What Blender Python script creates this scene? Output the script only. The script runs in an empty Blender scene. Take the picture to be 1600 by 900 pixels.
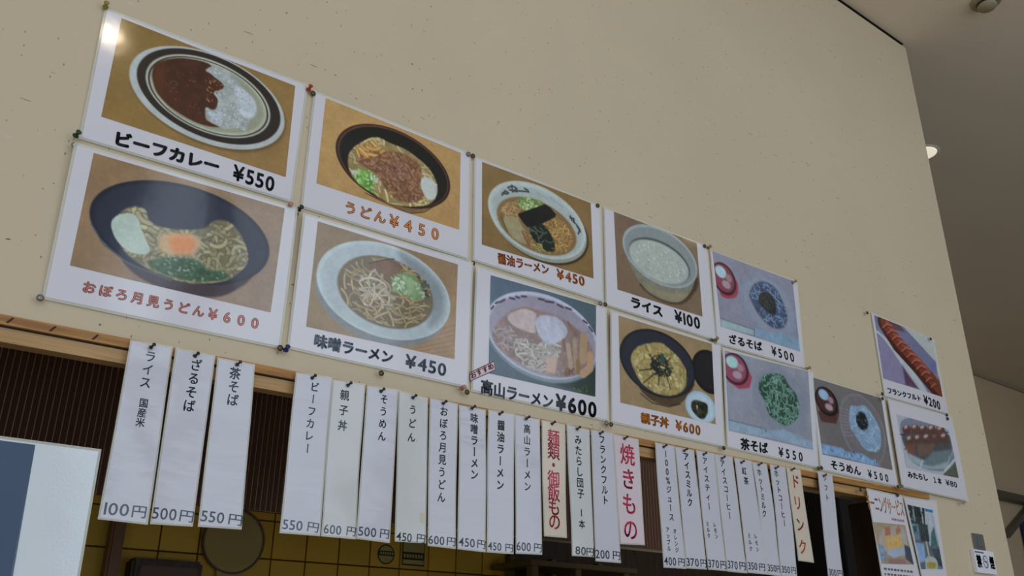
import bpy, bmesh, math, random
import numpy as np
from mathutils import Vector, Matrix
SC = bpy.context.scene
COL = SC.collection

# ------------------------------------------------------------------ camera
cam_d = bpy.data.cameras.new('camera'); cam = bpy.data.objects.new('camera', cam_d); COL.objects.link(cam)
cam_d.sensor_width = 36.0; cam_d.lens = 1393.895 * 36.0 / 1600.0; cam_d.clip_start = 0.02; cam_d.clip_end = 100
cam.matrix_world = Matrix(((0.7974560393, -0.2386458100, -0.5541769056, 0.0781),
                           (-0.6033629330, -0.3091170555, -0.7351189136, -1.1330),
                           (0.0041275123, 0.9205948204, -0.3904972986, 1.5836), (0, 0, 0, 1)))
SC.camera = cam

# ------------------------------------------------------------------ world, lights, exposure
vs = SC.view_settings
SC.display_settings.display_device = 'sRGB'
vs.view_transform = 'Standard'; vs.look = 'None'; vs.gamma = 1.0; vs.use_curve_mapping = False
vs.exposure = 0.06
w = bpy.data.worlds.new('world'); SC.world = w; w.use_nodes = True
bg = w.node_tree.nodes['Background']; bg.inputs[0].default_value = (0.80, 0.90, 1.0, 1); bg.inputs[1].default_value = 0.35
# daylight through the four windows of the hall's rear wall (x0, x1, z0, z1)
BAYS = [(-2.8, -1.5, 0.7, 4.15), (-1.2, 0.30, 0.7, 4.15), (1.10, 1.42, 0.7, 4.15), (1.60, 2.9, 0.7, 4.15), (3.15, 4.4, 0.7, 3.7)]
WIN_RAD = 1.62
for i, (x0, x1, z0, z1) in enumerate(BAYS):
    l = bpy.data.lights.new('window_daylight', 'AREA'); l.shape = 'RECTANGLE'
    l.size = x1 - x0; l.size_y = z1 - z0; l.color = (0.74, 0.87, 1.0)
    l.energy = (1.30, 1.25, 1.30, 1.0, 0.62)[i] * WIN_RAD * math.pi * (x1 - x0) * (z1 - z0)
    o = bpy.data.objects.new('window_daylight', l); COL.objects.link(o)
    o.location = ((x0 + x1) / 2, -4.06, (z0 + z1) / 2); o.rotation_euler = (math.radians(90), 0, 0)

# unseen warm hall lamps, added for fill and poster glare (fittings further down)
FILL_LAMPS = [(0.45, -1.5, 3.470), (3.0, -1.3, 3.470), (-1.8, -1.5, 3.470)]
for p in FILL_LAMPS:
    l = bpy.data.lights.new('ceiling_fill_light', 'AREA'); l.shape = 'DISK'; l.size = 0.10; l.color = (1.0, 0.80, 0.56); l.energy = 1.3
    o = bpy.data.objects.new('ceiling_fill_light', l); COL.objects.link(o); o.location = (p[0], p[1], p[2] - 0.012)
# ------------------------------------------------------------------ helpers
def lin(c):
    r = []
    for v in c:
        v = v / 255.0
        r.append(v / 12.92 if v <= 0.04045 else ((v + 0.055) / 1.055) ** 2.4)
    return r
KA = 1.72
def alb(c, k=KA):
    return tuple(min(v * k, 0.92) for v in lin(c)) + (1.0,)
MATS = {}
def mat(name, color, rough=0.5, coat=0.0, bump=0.0, bscale=40.0, metal=0.0, alpha=1.0, emit=None, attr=False, vary=0.0, vscale=6.0, stretch=None):
    if name in MATS: return MATS[name]
    m = bpy.data.materials.new(name); m.use_nodes = True; nt = m.node_tree; b = nt.nodes['Principled BSDF']
    b.inputs['Base Color'].default_value = color; b.inputs['Roughness'].default_value = rough
    b.inputs['Metallic'].default_value = metal; b.inputs['Alpha'].default_value = alpha
    if coat >= 0.5: b.inputs['Specular IOR Level'].default_value = 0.12
    if coat:
        b.inputs['Coat Weight'].default_value = coat; b.inputs['Coat Roughness'].default_value = 0.09
    tc = nt.nodes.new('ShaderNodeTexCoord'); mp = nt.nodes.new('ShaderNodeMapping')
    nt.links.new(tc.outputs['Object'], mp.inputs['Vector'])
    if stretch: mp.inputs['Scale'].default_value = stretch
    if attr:
        a = nt.nodes.new('ShaderNodeAttribute'); a.attribute_name = 'Col'; nt.links.new(a.outputs['Color'], b.inputs['Base Color'])
    if vary:
        n = nt.nodes.new('ShaderNodeTexNoise'); n.inputs['Scale'].default_value = vscale; n.inputs['Detail'].default_value = 6
        nt.links.new(mp.outputs['Vector'], n.inputs['Vector'])
        hs = nt.nodes.new('ShaderNodeMapRange'); hs.inputs['From Min'].default_value = 0.3; hs.inputs['From Max'].default_value = 0.7
        hs.inputs['To Min'].default_value = 1 - vary; hs.inputs['To Max'].default_value = 1 + vary
        nt.links.new(n.outputs['Fac'], hs.inputs['Value'])
        mx = nt.nodes.new('ShaderNodeVectorMath'); mx.operation = 'SCALE'; mx.inputs[0].default_value = color[:3]
        nt.links.new(hs.outputs['Result'], mx.inputs['Scale']); nt.links.new(mx.outputs['Vector'], b.inputs['Base Color'])
    if bump:
        n2 = nt.nodes.new('ShaderNodeTexNoise'); n2.inputs['Scale'].default_value = bscale; n2.inputs['Detail'].default_value = 3
        nt.links.new(mp.outputs['Vector'], n2.inputs['Vector'])
        bp = nt.nodes.new('ShaderNodeBump'); bp.inputs['Strength'].default_value = bump; bp.inputs['Distance'].default_value = 0.002
        nt.links.new(n2.outputs['Fac'], bp.inputs['Height']); nt.links.new(bp.outputs['Normal'], b.inputs['Normal'])
        if coat: nt.links.new(bp.outputs['Normal'], b.inputs['Coat Normal'])
    if emit:
        b.inputs['Emission Color'].default_value = emit[0]; b.inputs['Emission Strength'].default_value = emit[1]
    MATS[name] = m
    return m

def tag(o, label=None, cat=None, group=None, kind=None):
    if label: o['label'] = label
    if cat: o['category'] = cat
    if group: o['group'] = group
    if kind: o['kind'] = kind
    return o
def thing(name, label, cat, loc=(0, 0, 0), group=None):
    o = bpy.data.objects.new(name, None); o.empty_display_size = 0.02; COL.objects.link(o); o.location = loc
    return tag(o, label, cat, group)
def link(name, me, m, parent=None):
    if m is not None and not me.materials: me.materials.append(m)
    o = bpy.data.objects.new(name, me); COL.objects.link(o)
    if parent is not None:
        o.parent = parent; o.matrix_parent_inverse = Matrix.Translation(parent.location).inverted()
        # world placed geometry under an unrotated parent
    return o
def pyd(name, v, f, m, parent=None):
    me = bpy.data.meshes.new(name); me.from_pydata([tuple(p) for p in v], [], f); me.update()
    return link(name, me, m, parent)
def boxes(name, bl, m, parent=None, bevel=0.0):
    bm = bmesh.new()
    for (x0, x1, y0, y1, z0, z1) in bl:
        r = bmesh.ops.create_cube(bm, size=1.0)
        for v in r['verts']:
            v.co = Vector(((x0 + x1) / 2 + v.co.x * (x1 - x0), (y0 + y1) / 2 + v.co.y * (y1 - y0), (z0 + z1) / 2 + v.co.z * (z1 - z0)))
    if bevel: bmesh.ops.bevel(bm, geom=bm.edges[:], offset=bevel, segments=2, affect='EDGES')
    me = bpy.data.meshes.new(name); bm.to_mesh(me); bm.free()
    return link(name, me, m, parent)
def lathe(name, prof, m, parent=None, n=20, axis=None, loc=(0, 0, 0), rot=None):
    """prof: (radius, distance along axis); default axis is -y (out of the front wall)"""
    v, f = [], []
    for (r, h) in prof:
        for i in range(n):
            a = 2 * math.pi * i / n
            p = Vector((r * math.cos(a), -h, r * math.sin(a)))
            if axis == 'z': p = Vector((r * math.cos(a), r * math.sin(a), h))
            if rot: p = rot @ p
            v.append(p + Vector(loc))
    k = len(prof)
    for j in range(k - 1):
        for i in range(n):
            f.append((j * n + i, j * n + (i + 1) % n, (j + 1) * n + (i + 1) % n, (j + 1) * n + i))
    if name in ('rim', 'ring', 'trim_ring', 'vent_slot'):      # open rings close on themselves
        for i in range(n): f.append(((k - 1) * n + i, (k - 1) * n + (i + 1) % n, (i + 1) % n, i))
    else:
        f.append(tuple(range(n))); f.append(tuple((k - 1) * n + i for i in reversed(range(n))))
    o = pyd(name, v, f, m, parent)
    bm = bmesh.new(); bm.from_mesh(o.data); bmesh.ops.recalc_face_normals(bm, faces=bm.faces); bm.to_mesh(o.data); bm.free()
    for p in o.data.polygons: p.use_smooth = len(p.vertices) == 4
    return o

# ------------------------------------------------------------------ materials
# plaster: beige with embedded straw flecks and small dark pits
def plaster():
    m = bpy.data.materials.new('beige_plaster'); m.use_nodes = True; nt = m.node_tree; b = nt.nodes['Principled BSDF']
    b.inputs['Roughness'].default_value = 0.85; N = nt.nodes.new; L = nt.links.new
    tc = N('ShaderNodeTexCoord')
    base = alb((167, 153, 131))[:3]
    n = N('ShaderNodeTexNoise'); n.inputs['Scale'].default_value = 3.0; n.inputs['Detail'].default_value = 5; L(tc.outputs['Object'], n.inputs['Vector'])
    r = N('ShaderNodeMapRange'); r.inputs['To Min'].default_value = 0.93; r.inputs['To Max'].default_value = 1.07; L(n.outputs['Fac'], r.inputs['Value'])
    sc = N('ShaderNodeVectorMath'); sc.operation = 'SCALE'; sc.inputs[0].default_value = base; L(r.outputs['Result'], sc.inputs['Scale'])
    prev = sc.outputs['Vector']
    for scale, rad, colr, sx, keep in ((52, 0.085, (0.17, 0.12, 0.07), (1, 1, 1.5), 0.70), (80, 0.12, (0.34, 0.25, 0.15), (1.6, 1, 0.8), 0.60), (36, 0.06, (0.12, 0.09, 0.06), (0.6, 1, 1.9), 0.66), (40, 0.10, (0.34, 0.27, 0.19), (0.35, 1, 2.6), 0.72), (30, 0.11, (0.66, 0.60, 0.50), (0.5, 1, 2.2), 0.75)):
        mp = N('ShaderNodeMapping'); mp.inputs['Scale'].default_value = sx; mp.inputs['Rotation'].default_value = (0, scale * 0.37, 0); L(tc.outputs['Object'], mp.inputs['Vector'])
        wn = N('ShaderNodeTexNoise'); wn.inputs['Scale'].default_value = 90; L(tc.outputs['Object'], wn.inputs['Vector'])
        ad = N('ShaderNodeVectorMath'); ad.operation = 'MULTIPLY_ADD'; ad.inputs[1].default_value = (0.006, 0.0, 0.006); L(wn.outputs['Color'], ad.inputs[0]); L(mp.outputs['Vector'], ad.inputs[2])
        v = N('ShaderNodeTexVoronoi'); v.inputs['Scale'].default_value = scale; L(ad.outputs['Vector'], v.inputs['Vector'])
        lt = N('ShaderNodeMath'); lt.operation = 'LESS_THAN'; lt.inputs[1].default_value = rad; L(v.outputs['Distance'], lt.inputs[0])
        sp = N('ShaderNodeSeparateColor'); L(v.outputs['Color'], sp.inputs['Color'])
        gt = N('ShaderNodeMath'); gt.operation = 'GREATER_THAN'; gt.inputs[1].default_value = keep; L(sp.outputs['Red'], gt.inputs[0])
        mu = N('ShaderNodeMath'); mu.operation = 'MULTIPLY'; L(lt.outputs[0], mu.inputs[0]); L(gt.outputs[0], mu.inputs[1])
        m2 = N('ShaderNodeMath'); m2.operation = 'MULTIPLY'; L(mu.outputs[0], m2.inputs[0]); L(sp.outputs['Green'], m2.inputs[1])
        mx = N('ShaderNodeMix'); mx.data_type = 'RGBA'; L(m2.outputs[0], mx.inputs['Factor']); L(prev, mx.inputs['A']); mx.inputs['B'].default_value = colr + (1,)
        prev = mx.outputs['Result']
    L(prev, b.inputs['Base Color'])
    bn = N('ShaderNodeTexNoise'); bn.inputs['Scale'].default_value = 180; bn.inputs['Detail'].default_value = 4; L(tc.outputs['Object'], bn.inputs['Vector'])
    bp = N('ShaderNodeBump'); bp.inputs['Strength'].default_value = 0.25; bp.inputs['Distance'].default_value = 0.001; L(bn.outputs['Fac'], bp.inputs['Height']); L(bp.outputs['Normal'], b.inputs['Normal'])
    return m
M_PL = plaster()
M_CEIL = mat('ceiling_paint', (0.84, 0.72, 0.57, 1), 0.9, bump=0.1, bscale=120, vary=0.03, vscale=2)
M_FAR = mat('far_wall_paint', (0.78, 0.62, 0.42, 1), 0.9, vary=0.03, vscale=2)
M_FLOOR = mat('hall_floor_vinyl', (0.68, 0.57, 0.45, 1), 0.5, vary=0.05)
M_REAR = mat('rear_wall_paint', (0.50, 0.45, 0.38, 1), 0.9)
M_GAP = mat('shadow_gap_black', (0.02, 0.017, 0.014, 1), 0.9)
def wood(name, c1, c2, sc=(3, 30, 60)):
    m = bpy.data.materials.new(name); m.use_nodes = True; nt = m.node_tree; b = nt.nodes['Principled BSDF']; N = nt.nodes.new; L = nt.links.new
    b.inputs['Roughness'].default_value = 0.5
    tc = N('ShaderNodeTexCoord'); mp = N('ShaderNodeMapping'); mp.inputs['Scale'].default_value = sc; L(tc.outputs['Object'], mp.inputs['Vector'])
    n = N('ShaderNodeTexNoise'); n.inputs['Scale'].default_value = 3; n.inputs['Detail'].default_value = 7; n.inputs['Distortion'].default_value = 0.6; L(mp.outputs['Vector'], n.inputs['Vector'])
    r = N('ShaderNodeValToRGB'); r.color_ramp.elements[0].position = 0.33; r.color_ramp.elements[0].color = c1; r.color_ramp.elements[1].position = 0.66; r.color_ramp.elements[1].color = c2
    L(n.outputs['Fac'], r.inputs['Fac']); L(r.outputs['Color'], b.inputs['Base Color'])
    return m
M_WOOD = wood('lintel_wood', alb((116, 76, 34)), alb((148, 106, 54)))
M_WOOD2 = wood('lower_board_wood', alb((130, 98, 58)), alb((152, 120, 80)))
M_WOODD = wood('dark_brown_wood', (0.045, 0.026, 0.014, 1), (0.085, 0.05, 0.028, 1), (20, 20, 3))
M_PAPER = mat('laminated_white_paper', alb((180, 177, 184)), 0.5, coat=0.9, bump=0.12, bscale=14)
M_PRINT = mat('laminated_photo_print', (1, 1, 1, 1), 0.4, coat=0.9, bump=0.12, bscale=14, attr=True)
M_FILM = mat('clear_laminate_film', alb((188, 188, 180)), 0.25, coat=0.6, alpha=0.45)
M_SPAPER = mat('strip_white_paper', alb((166, 165, 174)), 0.5, coat=0.8, bump=1.6, bscale=13, vary=0.02, vscale=9, stretch=(0.35, 1, 1.9))
M_SPAPERC = mat('strip_cream_paper', alb((176, 164, 150)), 0.5, coat=0.8, bump=0.6, bscale=13, vary=0.05, vscale=9, stretch=(0.4, 1, 1.6))
M_SPINK = mat('strip_pink_paper', alb((178, 165, 170)), 0.5, coat=0.8, bump=0.8, bscale=13, vary=0.03, stretch=(0.4, 1, 1.6))
def ink(c):
    return mat('ink_%d_%d_%d' % tuple(c), alb(c, 1.3), 0.45, coat=0.8)

# ------------------------------------------------------------------ glyphs (Blender's built-in font)
GL = {}
def iscjk(ch): return ord(ch) > 0x2000
def glyph(ch, bold):
    key = (ch, bold)
    if key in GL: return GL[key]
    if bold > 0.008:
        # bold: the same glyph laid down in a ring of small shifts
        co, fs = glyph(ch, 0.0); V, F = [], []; b = bold * (1.15 if iscjk(ch) else 0.9)
        for k in range(-1, 8):
            dx, dy = (0, 0) if k < 0 else (b * math.cos(k * math.pi / 4), b * math.sin(k * math.pi / 4))
            n = len(V) * len(co); V.append(co + [dx, dy]); F += [tuple(i + n for i in f) for f in fs]
        GL[key] = (np.concatenate(V), F); return GL[key]
    cu = bpy.data.curves.new('glyph', 'FONT'); cu.body = ch; cu.offset = bold; cu.resolution_u = 3
    ob = bpy.data.objects.new('glyph', cu); COL.objects.link(ob)
    dg = bpy.context.evaluated_depsgraph_get(); me = bpy.data.meshes.new_from_object(ob.evaluated_get(dg))
    co = np.array([v.co[:2] for v in me.vertices]).reshape(-1, 2)
    fs = [tuple(p.vertices) for p in me.polygons]
    bpy.data.objects.remove(ob); bpy.data.curves.remove(cu); bpy.data.meshes.remove(me)
    GL[key] = (co, fs); return GL[key]
def iscjk(ch): return ord(ch) > 0x2000
def string_mesh(s, bold):
    """glyph row; cjk on 1 em cells mapped to 0..1 height, latin scaled so its figures are 0..1 high"""
    V, F, x = [], [], 0.0
    for ch in s:
        if ch == ' ': x += 0.6; continue
        co, fs = glyph(ch, bold)
        if iscjk(ch):
            p = co.copy(); p[:, 1] = (p[:, 1] + 0.08) / 0.92; p[:, 0] /= 0.92; adv = 1.09
        else:
            p = co / 0.73; adv = (co[:, 0].max() - co[:, 0].min()) / 0.73 + 0.13; p[:, 0] -= p[:, 0].min() - 0.06
        n = len(V); V += [(a + x, b) for a, b in p]; F += [tuple(i + n for i in f) for f in fs]; x += adv
    return np.array(V), F
class Surf:
    """gently waving sheet standing just off the wall: y as a function of (x, z)"""
    def __init__(s, base, amp, seed, fz=1.0):
        r = random.Random(seed); s.b = base; s.a = amp
        s.k = [(r.uniform(10, 22), r.uniform(8, 20) * fz, r.uniform(0, 6.28), r.uniform(.4, 1)) for _ in range(3)]
        s.tx = s.tz = 0.0; s.x0 = s.z0 = 0
    def y(s, x, z, off=0.0):
        d = 0
        for kx, kz, ph, a in s.k: d = d + a * np.sin(kx * x + kz * z + ph)
        return s.b - s.a * (d + 2.4) / 2.4 - off - s.tz * (z - s.z0)
def flat_mesh(name, V2, F, surf, off, m, parent):
    V2 = np.asarray(V2); y = surf.y(V2[:, 0], V2[:, 1], off) + 0 * V2[:, 0]
    V = np.stack([V2[:, 0], y, V2[:, 1]], 1)
    # every face looks out of the wall (towards -y)
    FF = []
    for f in F:
        a, b, c = V2[f[0]], V2[f[1]], V2[f[2]]
        FF.append(f if (b[0]-a[0])*(c[1]-a[1])-(b[1]-a[1])*(c[0]-a[0]) > 0 else tuple(reversed(f)))
    return pyd(name, V, FF, m, parent)
def layout(chunk):
    """returns list of (V2,F,isback) for a text chunk"""
    s, a, c, H, col, bold, mode, back = chunk
    a = np.array(a); c = np.array(c); d = c - a; Lh = np.linalg.norm(d); d = d / Lh; up = np.array([-d[1], d[0]])
    out = []
    for bo, isb in (((bold + (0.04 if mode == 'c' else 0.026), True),) if back else ()) + ((bold, False),):
        if mode == 'c':
            n = len(s); cell = Lh / n; V, F = [], []
            for i, ch in enumerate(s):
                co, fs = glyph(ch, bo)
                if iscjk(ch): p = np.stack([(co[:, 0] - 0.5) / 0.92, (co[:, 1] + 0.08) / 0.92], 1)
                else: p = np.stack([(co[:, 0] - (co[:, 0].max() + co[:, 0].min()) / 2) / 0.73, co[:, 1] / 0.73], 1)
                cw = min(H, cell * 0.98)
                P = a + np.outer((i + 0.5) * cell + p[:, 0] * cw, d) + np.outer(p[:, 1] * H, up)
                k = len(V); V += list(P); F += [tuple(q + k for q in f) for f in fs]
            out.append((np.array(V), F, isb))
        else:
            V, F = string_mesh(s, bo)
            x0, x1 = V[:, 0].min(), V[:, 0].max()
            P = a + np.outer((V[:, 0] - x0) / (x1 - x0) * Lh, d) + np.outer(V[:, 1] * H, up)
            out.append((P, F, isb))
    return out
def write(chunks, surf, parent, off=0.0004):
    groups = {}
    for ch in chunks:
        for V, F, isb in layout(ch):
            key = (tuple(ch[7]) if isb else tuple(ch[4]), isb)
            g = groups.setdefault(key, [[], []]); n = len(g[0]); g[0] += list(V); g[1] += [tuple(i + n for i in f) for f in F]
    for (c, isb), (V, F) in groups.items():
        flat_mesh('lettering_outline' if isb else 'lettering', V, F, surf, off + (0 if isb else 0.00015), ink(c), parent)

def bil(q, u, v):
    q = [np.array(p) for p in q]
    return (1-u)*(1-v)*q[0] + u*(1-v)*q[1] + u*v*q[2] + (1-u)*v*q[3]
def inset(q, d):
    q = [np.array(p, float) for p in q]; c = sum(q) / 4; o = []
    for i, p in enumerate(q):
        a = q[(i + 1) % 4] - p; b = q[i - 1] - p; a /= np.linalg.norm(a); b /= np.linalg.norm(b); o.append(p + (a + b) * d)
    return o
def sheet(name, q, surf, off, thick, m, parent, nx=16, ny=12):
    u, v = np.meshgrid(np.linspace(0, 1, nx + 1), np.linspace(0, 1, ny + 1)); u = u.ravel()[:, None]; v = v.ravel()[:, None]
    P = bil(q, u, v); y = surf.y(P[:, 0], P[:, 1], off); n = len(P)
    V = np.concatenate([np.stack([P[:, 0], y, P[:, 1]], 1), np.stack([P[:, 0], y + thick, P[:, 1]], 1)])
    F = []; W = nx + 1
    for j in range(ny):
        for i in range(nx):
            a = j * W + i; F.append((a, a + W, a + W + 1, a + 1)); F.append((n + a, n + a + 1, n + a + W + 1, n + a + W))
    per = [i for i in range(W)] + [j * W + nx for j in range(1, ny + 1)] + [ny * W + i for i in range(nx - 1, -1, -1)] + [j * W for j in range(ny - 1, 0, -1)]
    for i in range(len(per)):
        a, b = per[i], per[(i + 1) % len(per)]; F.append((a, b, n + b, n + a))
    return pyd(name, V, F, m, parent)
def frame_sheet(name, q, d, surf, off, thick, m, parent, n=14):
    """thin clear border running round the paper"""
    qi = inset(q, d); V, F = [], []
    def ring(Q, o):
        R = []
        for k in range(4):
            a, b = np.array(Q[k]), np.array(Q[(k + 1) % 4])
            for i in range(n): p = a + (b - a) * i / n; R.append((p[0], float(surf.y(p[0], p[1], off - o)), p[1]))
        return R
    rings = [ring(q, 0), ring(qi, 0), ring(qi, thick), ring(q, thick)]; N = 4 * n
    for R in rings: V += R
    for r in range(4):
        for i in range(N):
            a = r * N + i; b = r * N + (i + 1) % N; c = ((r + 1) % 4) * N + (i + 1) % N; d2 = ((r + 1) % 4) * N + i; F.append((a, b, c, d2))
    return pyd(name, V, F, m, parent)

# ------------------------------------------------------------------ small painter for the printed food photos
class Canvas:
    def __init__(s, asp, rows, seed):
        s.H = rows; s.W = max(8, int(round(rows * asp))); s.asp = asp; s.px = 1.0 / rows
        x = (np.arange(s.W) + .5) / s.W * asp; y = (np.arange(s.H) + .5) / s.H
        s.X, s.Y = np.meshgrid(x, y); s.im = np.zeros((s.H, s.W, 3)); s.r = np.random.RandomState(seed)
    def noise(s, cells, seed=0):
        r = np.random.RandomState(seed * 7 + 3); out = 0; tot = 0
        for o in range(4):
            n = cells * 2 ** o; g = r.rand(n + 2, int(n * s.asp) + 3)
            yy = s.Y * n; xx = s.X * n; j = yy.astype(int); i = xx.astype(int); fy = yy - j; fx = xx - i
            fy = fy * fy * (3 - 2 * fy); fx = fx * fx * (3 - 2 * fx)
            out = out + (g[j, i] * (1-fx) * (1-fy) + g[j, i+1] * fx * (1-fy) + g[j+1, i] * (1-fx) * fy + g[j+1, i+1] * fx * fy) / 2 ** o; tot += 1 / 2 ** o
        return out / tot - .5
    def pmask(s, pts, soft):
        P = np.array(pts) * [s.asp, 1]
        if len(P) >= 6 and len(P) != 8:
            for _ in range(2): Q = np.roll(P, -1, 0); P = np.stack([P * .78 + Q * .22, P * .22 + Q * .78], 1).reshape(-1, 2)
        ins = np.zeros(s.X.shape, bool); d = np.full(s.X.shape, 9.0); n = len(P)
        for i in range(n):
            (x0, y0), (x1, y1) = P[i], P[(i + 1) % n]
            if y0 != y1:
                c = ((s.Y > y0) != (s.Y > y1)) & (s.X < (x1 - x0) * (s.Y - y0) / (y1 - y0) + x0); ins ^= c
            d = np.minimum(d, s.seg(s.X, s.Y, x0, y0, x1, y1))
        sd = np.where(ins, d, -d); return np.clip(.5 + sd / max(soft, s.px), 0, 1)
    @staticmethod
    def seg(X, Y, x0, y0, x1, y1):
        dx, dy = x1 - x0, y1 - y0; L = dx * dx + dy * dy + 1e-12
        t = np.clip(((X - x0) * dx + (Y - y0) * dy) / L, 0, 1); return np.hypot(X - x0 - t * dx, Y - y0 - t * dy)
    def mix(s, m, c, sl=None):
        c = np.array(c, float)
        if sl is None: s.im += (c - s.im) * m[..., None]
        else: s.im[sl] += (c - s.im[sl]) * m[..., None]
    def line(s, P, w, c, clip=None):
        P = np.array(P); x0, y0 = P.min(0) - w; x1, y1 = P.max(0) + w
        i0 = max(0, int(x0 / s.px)); i1 = min(s.W, int(x1 / s.px) + 2); j0 = max(0, int(y0 / s.px)); j1 = min(s.H, int(y1 / s.px) + 2)
        if i1 <= i0 or j1 <= j0: return
        sl = (slice(j0, j1), slice(i0, i1)); X = s.X[sl]; Y = s.Y[sl]; d = np.full(X.shape, 9.0)
        for a, b in zip(P[:-1], P[1:]): d = np.minimum(d, s.seg(X, Y, a[0], a[1], b[0], b[1]))
        m = np.clip(.5 + (w / 2 - d) / s.px, 0, 1)
        if clip is not None: m = m * clip[sl]
        s.mix(m, c, sl)
    def pick(s, mask):
        for _ in range(200):
            j = s.r.randint(s.H); i = s.r.randint(s.W)
            if mask[j, i] > .5: return np.array([s.X[j, i], s.Y[j, i]])
        return np.array([s.asp / 2, .5])
    def run(s, ops):
        for o in ops:
            t = o[0]
            if t == 'bg':
                g = (s.X / s.asp * .6 + s.Y * .4)[..., None]; s.im[:] = np.array(o[1]) * (1 - g) + np.array(o[2]) * g
            elif t == 'ell':
                cx, cy, rx, ry, c, sf = o[1:]; q = np.hypot((s.X / s.asp - cx) / rx, (s.Y - cy) / ry); s.mix(np.clip(.5 + (1 - q) * min(rx * s.asp, ry) / max(sf, s.px), 0, 1), c)
            elif t == 'poly':
                m = s.pmask(o[1], o[3]); c = np.array(o[2], float)
                if o[4]:
                    k = 1 + o[4] * 2 * s.noise(18, len(o[1])); s.im += (c * k[..., None] - s.im) * m[..., None]
                else: s.mix(m, c)
            elif t == 'st': s.line(np.array(o[1]) * [s.asp, 1], o[2], o[3])
            elif t == 'mot': s.im *= (1 + o[1] * 2 * s.noise(o[2], o[3]))[..., None]
            elif t == 'spk':
                m = s.pmask(o[1], 0)
                for k in range(o[2]):
                    p = s.pick(m); a = s.r.rand() * 6.28; L = o[3] * s.r.uniform(.3, 1.1); c = np.array(o[4][s.r.randint(len(o[4]))]) * s.r.uniform(.9, 1.1)
                    s.line([p, p + [L * math.cos(a), L * math.sin(a)]], o[3] * s.r.uniform(.5, .9), c, m)
            elif t == 'nood':
                m = s.pmask(o[1], 0.01)
                for k in range(o[2]):
                    p = s.pick(m); a = s.r.rand() * 6.28; turn = s.r.uniform(-1, 1) * 2.6; n = 7; P = [p]
                    for q in range(n): a += turn / n; P.append(P[-1] + o[3] * s.r.uniform(.7, 1.2) / n * np.array([math.cos(a), math.sin(a) * .8]))
                    j = s.r.uniform(.86, 1.1); s.line(P, o[4] * 1.5, np.array(o[6]) * j, m * .55); s.line(P, o[4] * .9, np.array(o[5]) * j, m)
def photo(q, ops, surf, off, rows, parent, seed):
    wd = (np.linalg.norm(np.array(q[1]) - q[0]) + np.linalg.norm(np.array(q[2]) - q[3])) / (np.linalg.norm(np.array(q[3]) - q[0]) + np.linalg.norm(np.array(q[2]) - q[1]))
    cv = Canvas(wd, rows, seed); cv.run(ops); W, H = cv.W, cv.H
    p_ = np.pad(cv.im, ((1, 1), (1, 1), (0, 0)), 'edge'); bl = (p_[:-2, 1:-1] + p_[2:, 1:-1] + p_[1:-1, :-2] + p_[1:-1, 2:]) / 4
    cv.im = (cv.im * .55 + bl * .45) * (1 + 0.10 * cv.noise(10, seed) + 0.10 * cv.noise(40, seed + 1))[..., None]
    im = np.clip(cv.im, 0, 255) / 255; L = np.where(im <= .04045, im / 12.92, ((im + .055) / 1.055) ** 2.4) * KA * 0.92; L = np.clip(L, 0, .92)
    u, v = np.meshgrid((np.arange(W)) / (W - 1), (np.arange(H)) / (H - 1)); u = u.ravel()[:, None]; v = v.ravel()[:, None]
    P = bil(q, u, v); y = surf.y(P[:, 0], P[:, 1], off); co = np.stack([P[:, 0], y, P[:, 1]], 1).astype(np.float32)
    a = (np.arange(H - 1)[:, None] * W + np.arange(W - 1)[None, :]).ravel(); F = np.stack([a, a + W, a + W + 1, a + 1], 1).astype(np.int32)
    me = bpy.data.meshes.new('photo_print'); me.vertices.add(len(co)); me.vertices.foreach_set('co', co.ravel())
    me.loops.add(F.size); me.loops.foreach_set('vertex_index', F.ravel()); me.polygons.add(len(F))
    me.polygons.foreach_set('loop_start', np.arange(0, F.size, 4, dtype=np.int32)); me.update(calc_edges=True); me.validate()
    at = me.color_attributes.new('Col', 'FLOAT_COLOR', 'POINT'); c4 = np.concatenate([L.reshape(-1, 3), np.ones((W * H, 1))], 1).astype(np.float32); at.data.foreach_set('color', c4.ravel())
    return link('photo_print', me, M_PRINT, parent)

# ================================================================== STRUCTURE
CZ = 3.4785
def struct(name, bl, m, **k): return tag(boxes(name, bl, m, **k), kind='structure')
OPX0, OPX1, OPZ0, OPZ1 = -1.2, 2.06, 1.0, 1.957
struct('wall_front', [(-4.0, 2.55, 0, 0.12, 1.9585, CZ - 0.016), (OPX1, 2.55, 0, 0.12, 0, 1.9585), (-4.0, OPX0, 0, 0.12, 0, 1.9585), (OPX0, OPX1, 0, 0.12, 0, OPZ0 - 0.04)], M_PL)
struct('ceiling', [(-4.0, 9.0, -1.7, 1.673, CZ, CZ + 0.1), (-4.0, 9.0, -4.2, -1.7, 4.6, 4.7), (-4.0, 9.0, -1.7, -1.6, CZ + 0.1, 4.6)], M_CEIL)
struct('gap_shade_strip', [(-4.0, 2.53, 0.02, 0.11, CZ - 0.0165, CZ - 0.0005), (-4.0, 2.545, 0.0015, 0.03, CZ - 0.0015, CZ - 0.0002)], M_GAP)  # black strips standing in for the shade in the ceiling gap
struct('floor', [(-4.0, 9.0, -4.2, 0.0, -0.1, 0)], M_FLOOR)
struct('floor_kitchen', [(-4.0, 9.0, 0.0, 1.673, -0.1, 0)], mat('kitchen_floor_dark', (0.10, 0.08, 0.06, 1), 0.6))  # unseen floor, made dark to cut bounce onto the slats
struct('dark_band_rear', [(-4.0, 9.0, -4.05, -4.03, 0, 0.64)], M_WOODD)  # unseen dark band added to keep reflected light off the slat tops
wb = struct('wall_back', [(-4.0, 9.0, 1.673, 1.8, 0, CZ)], M_FAR)
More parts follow.
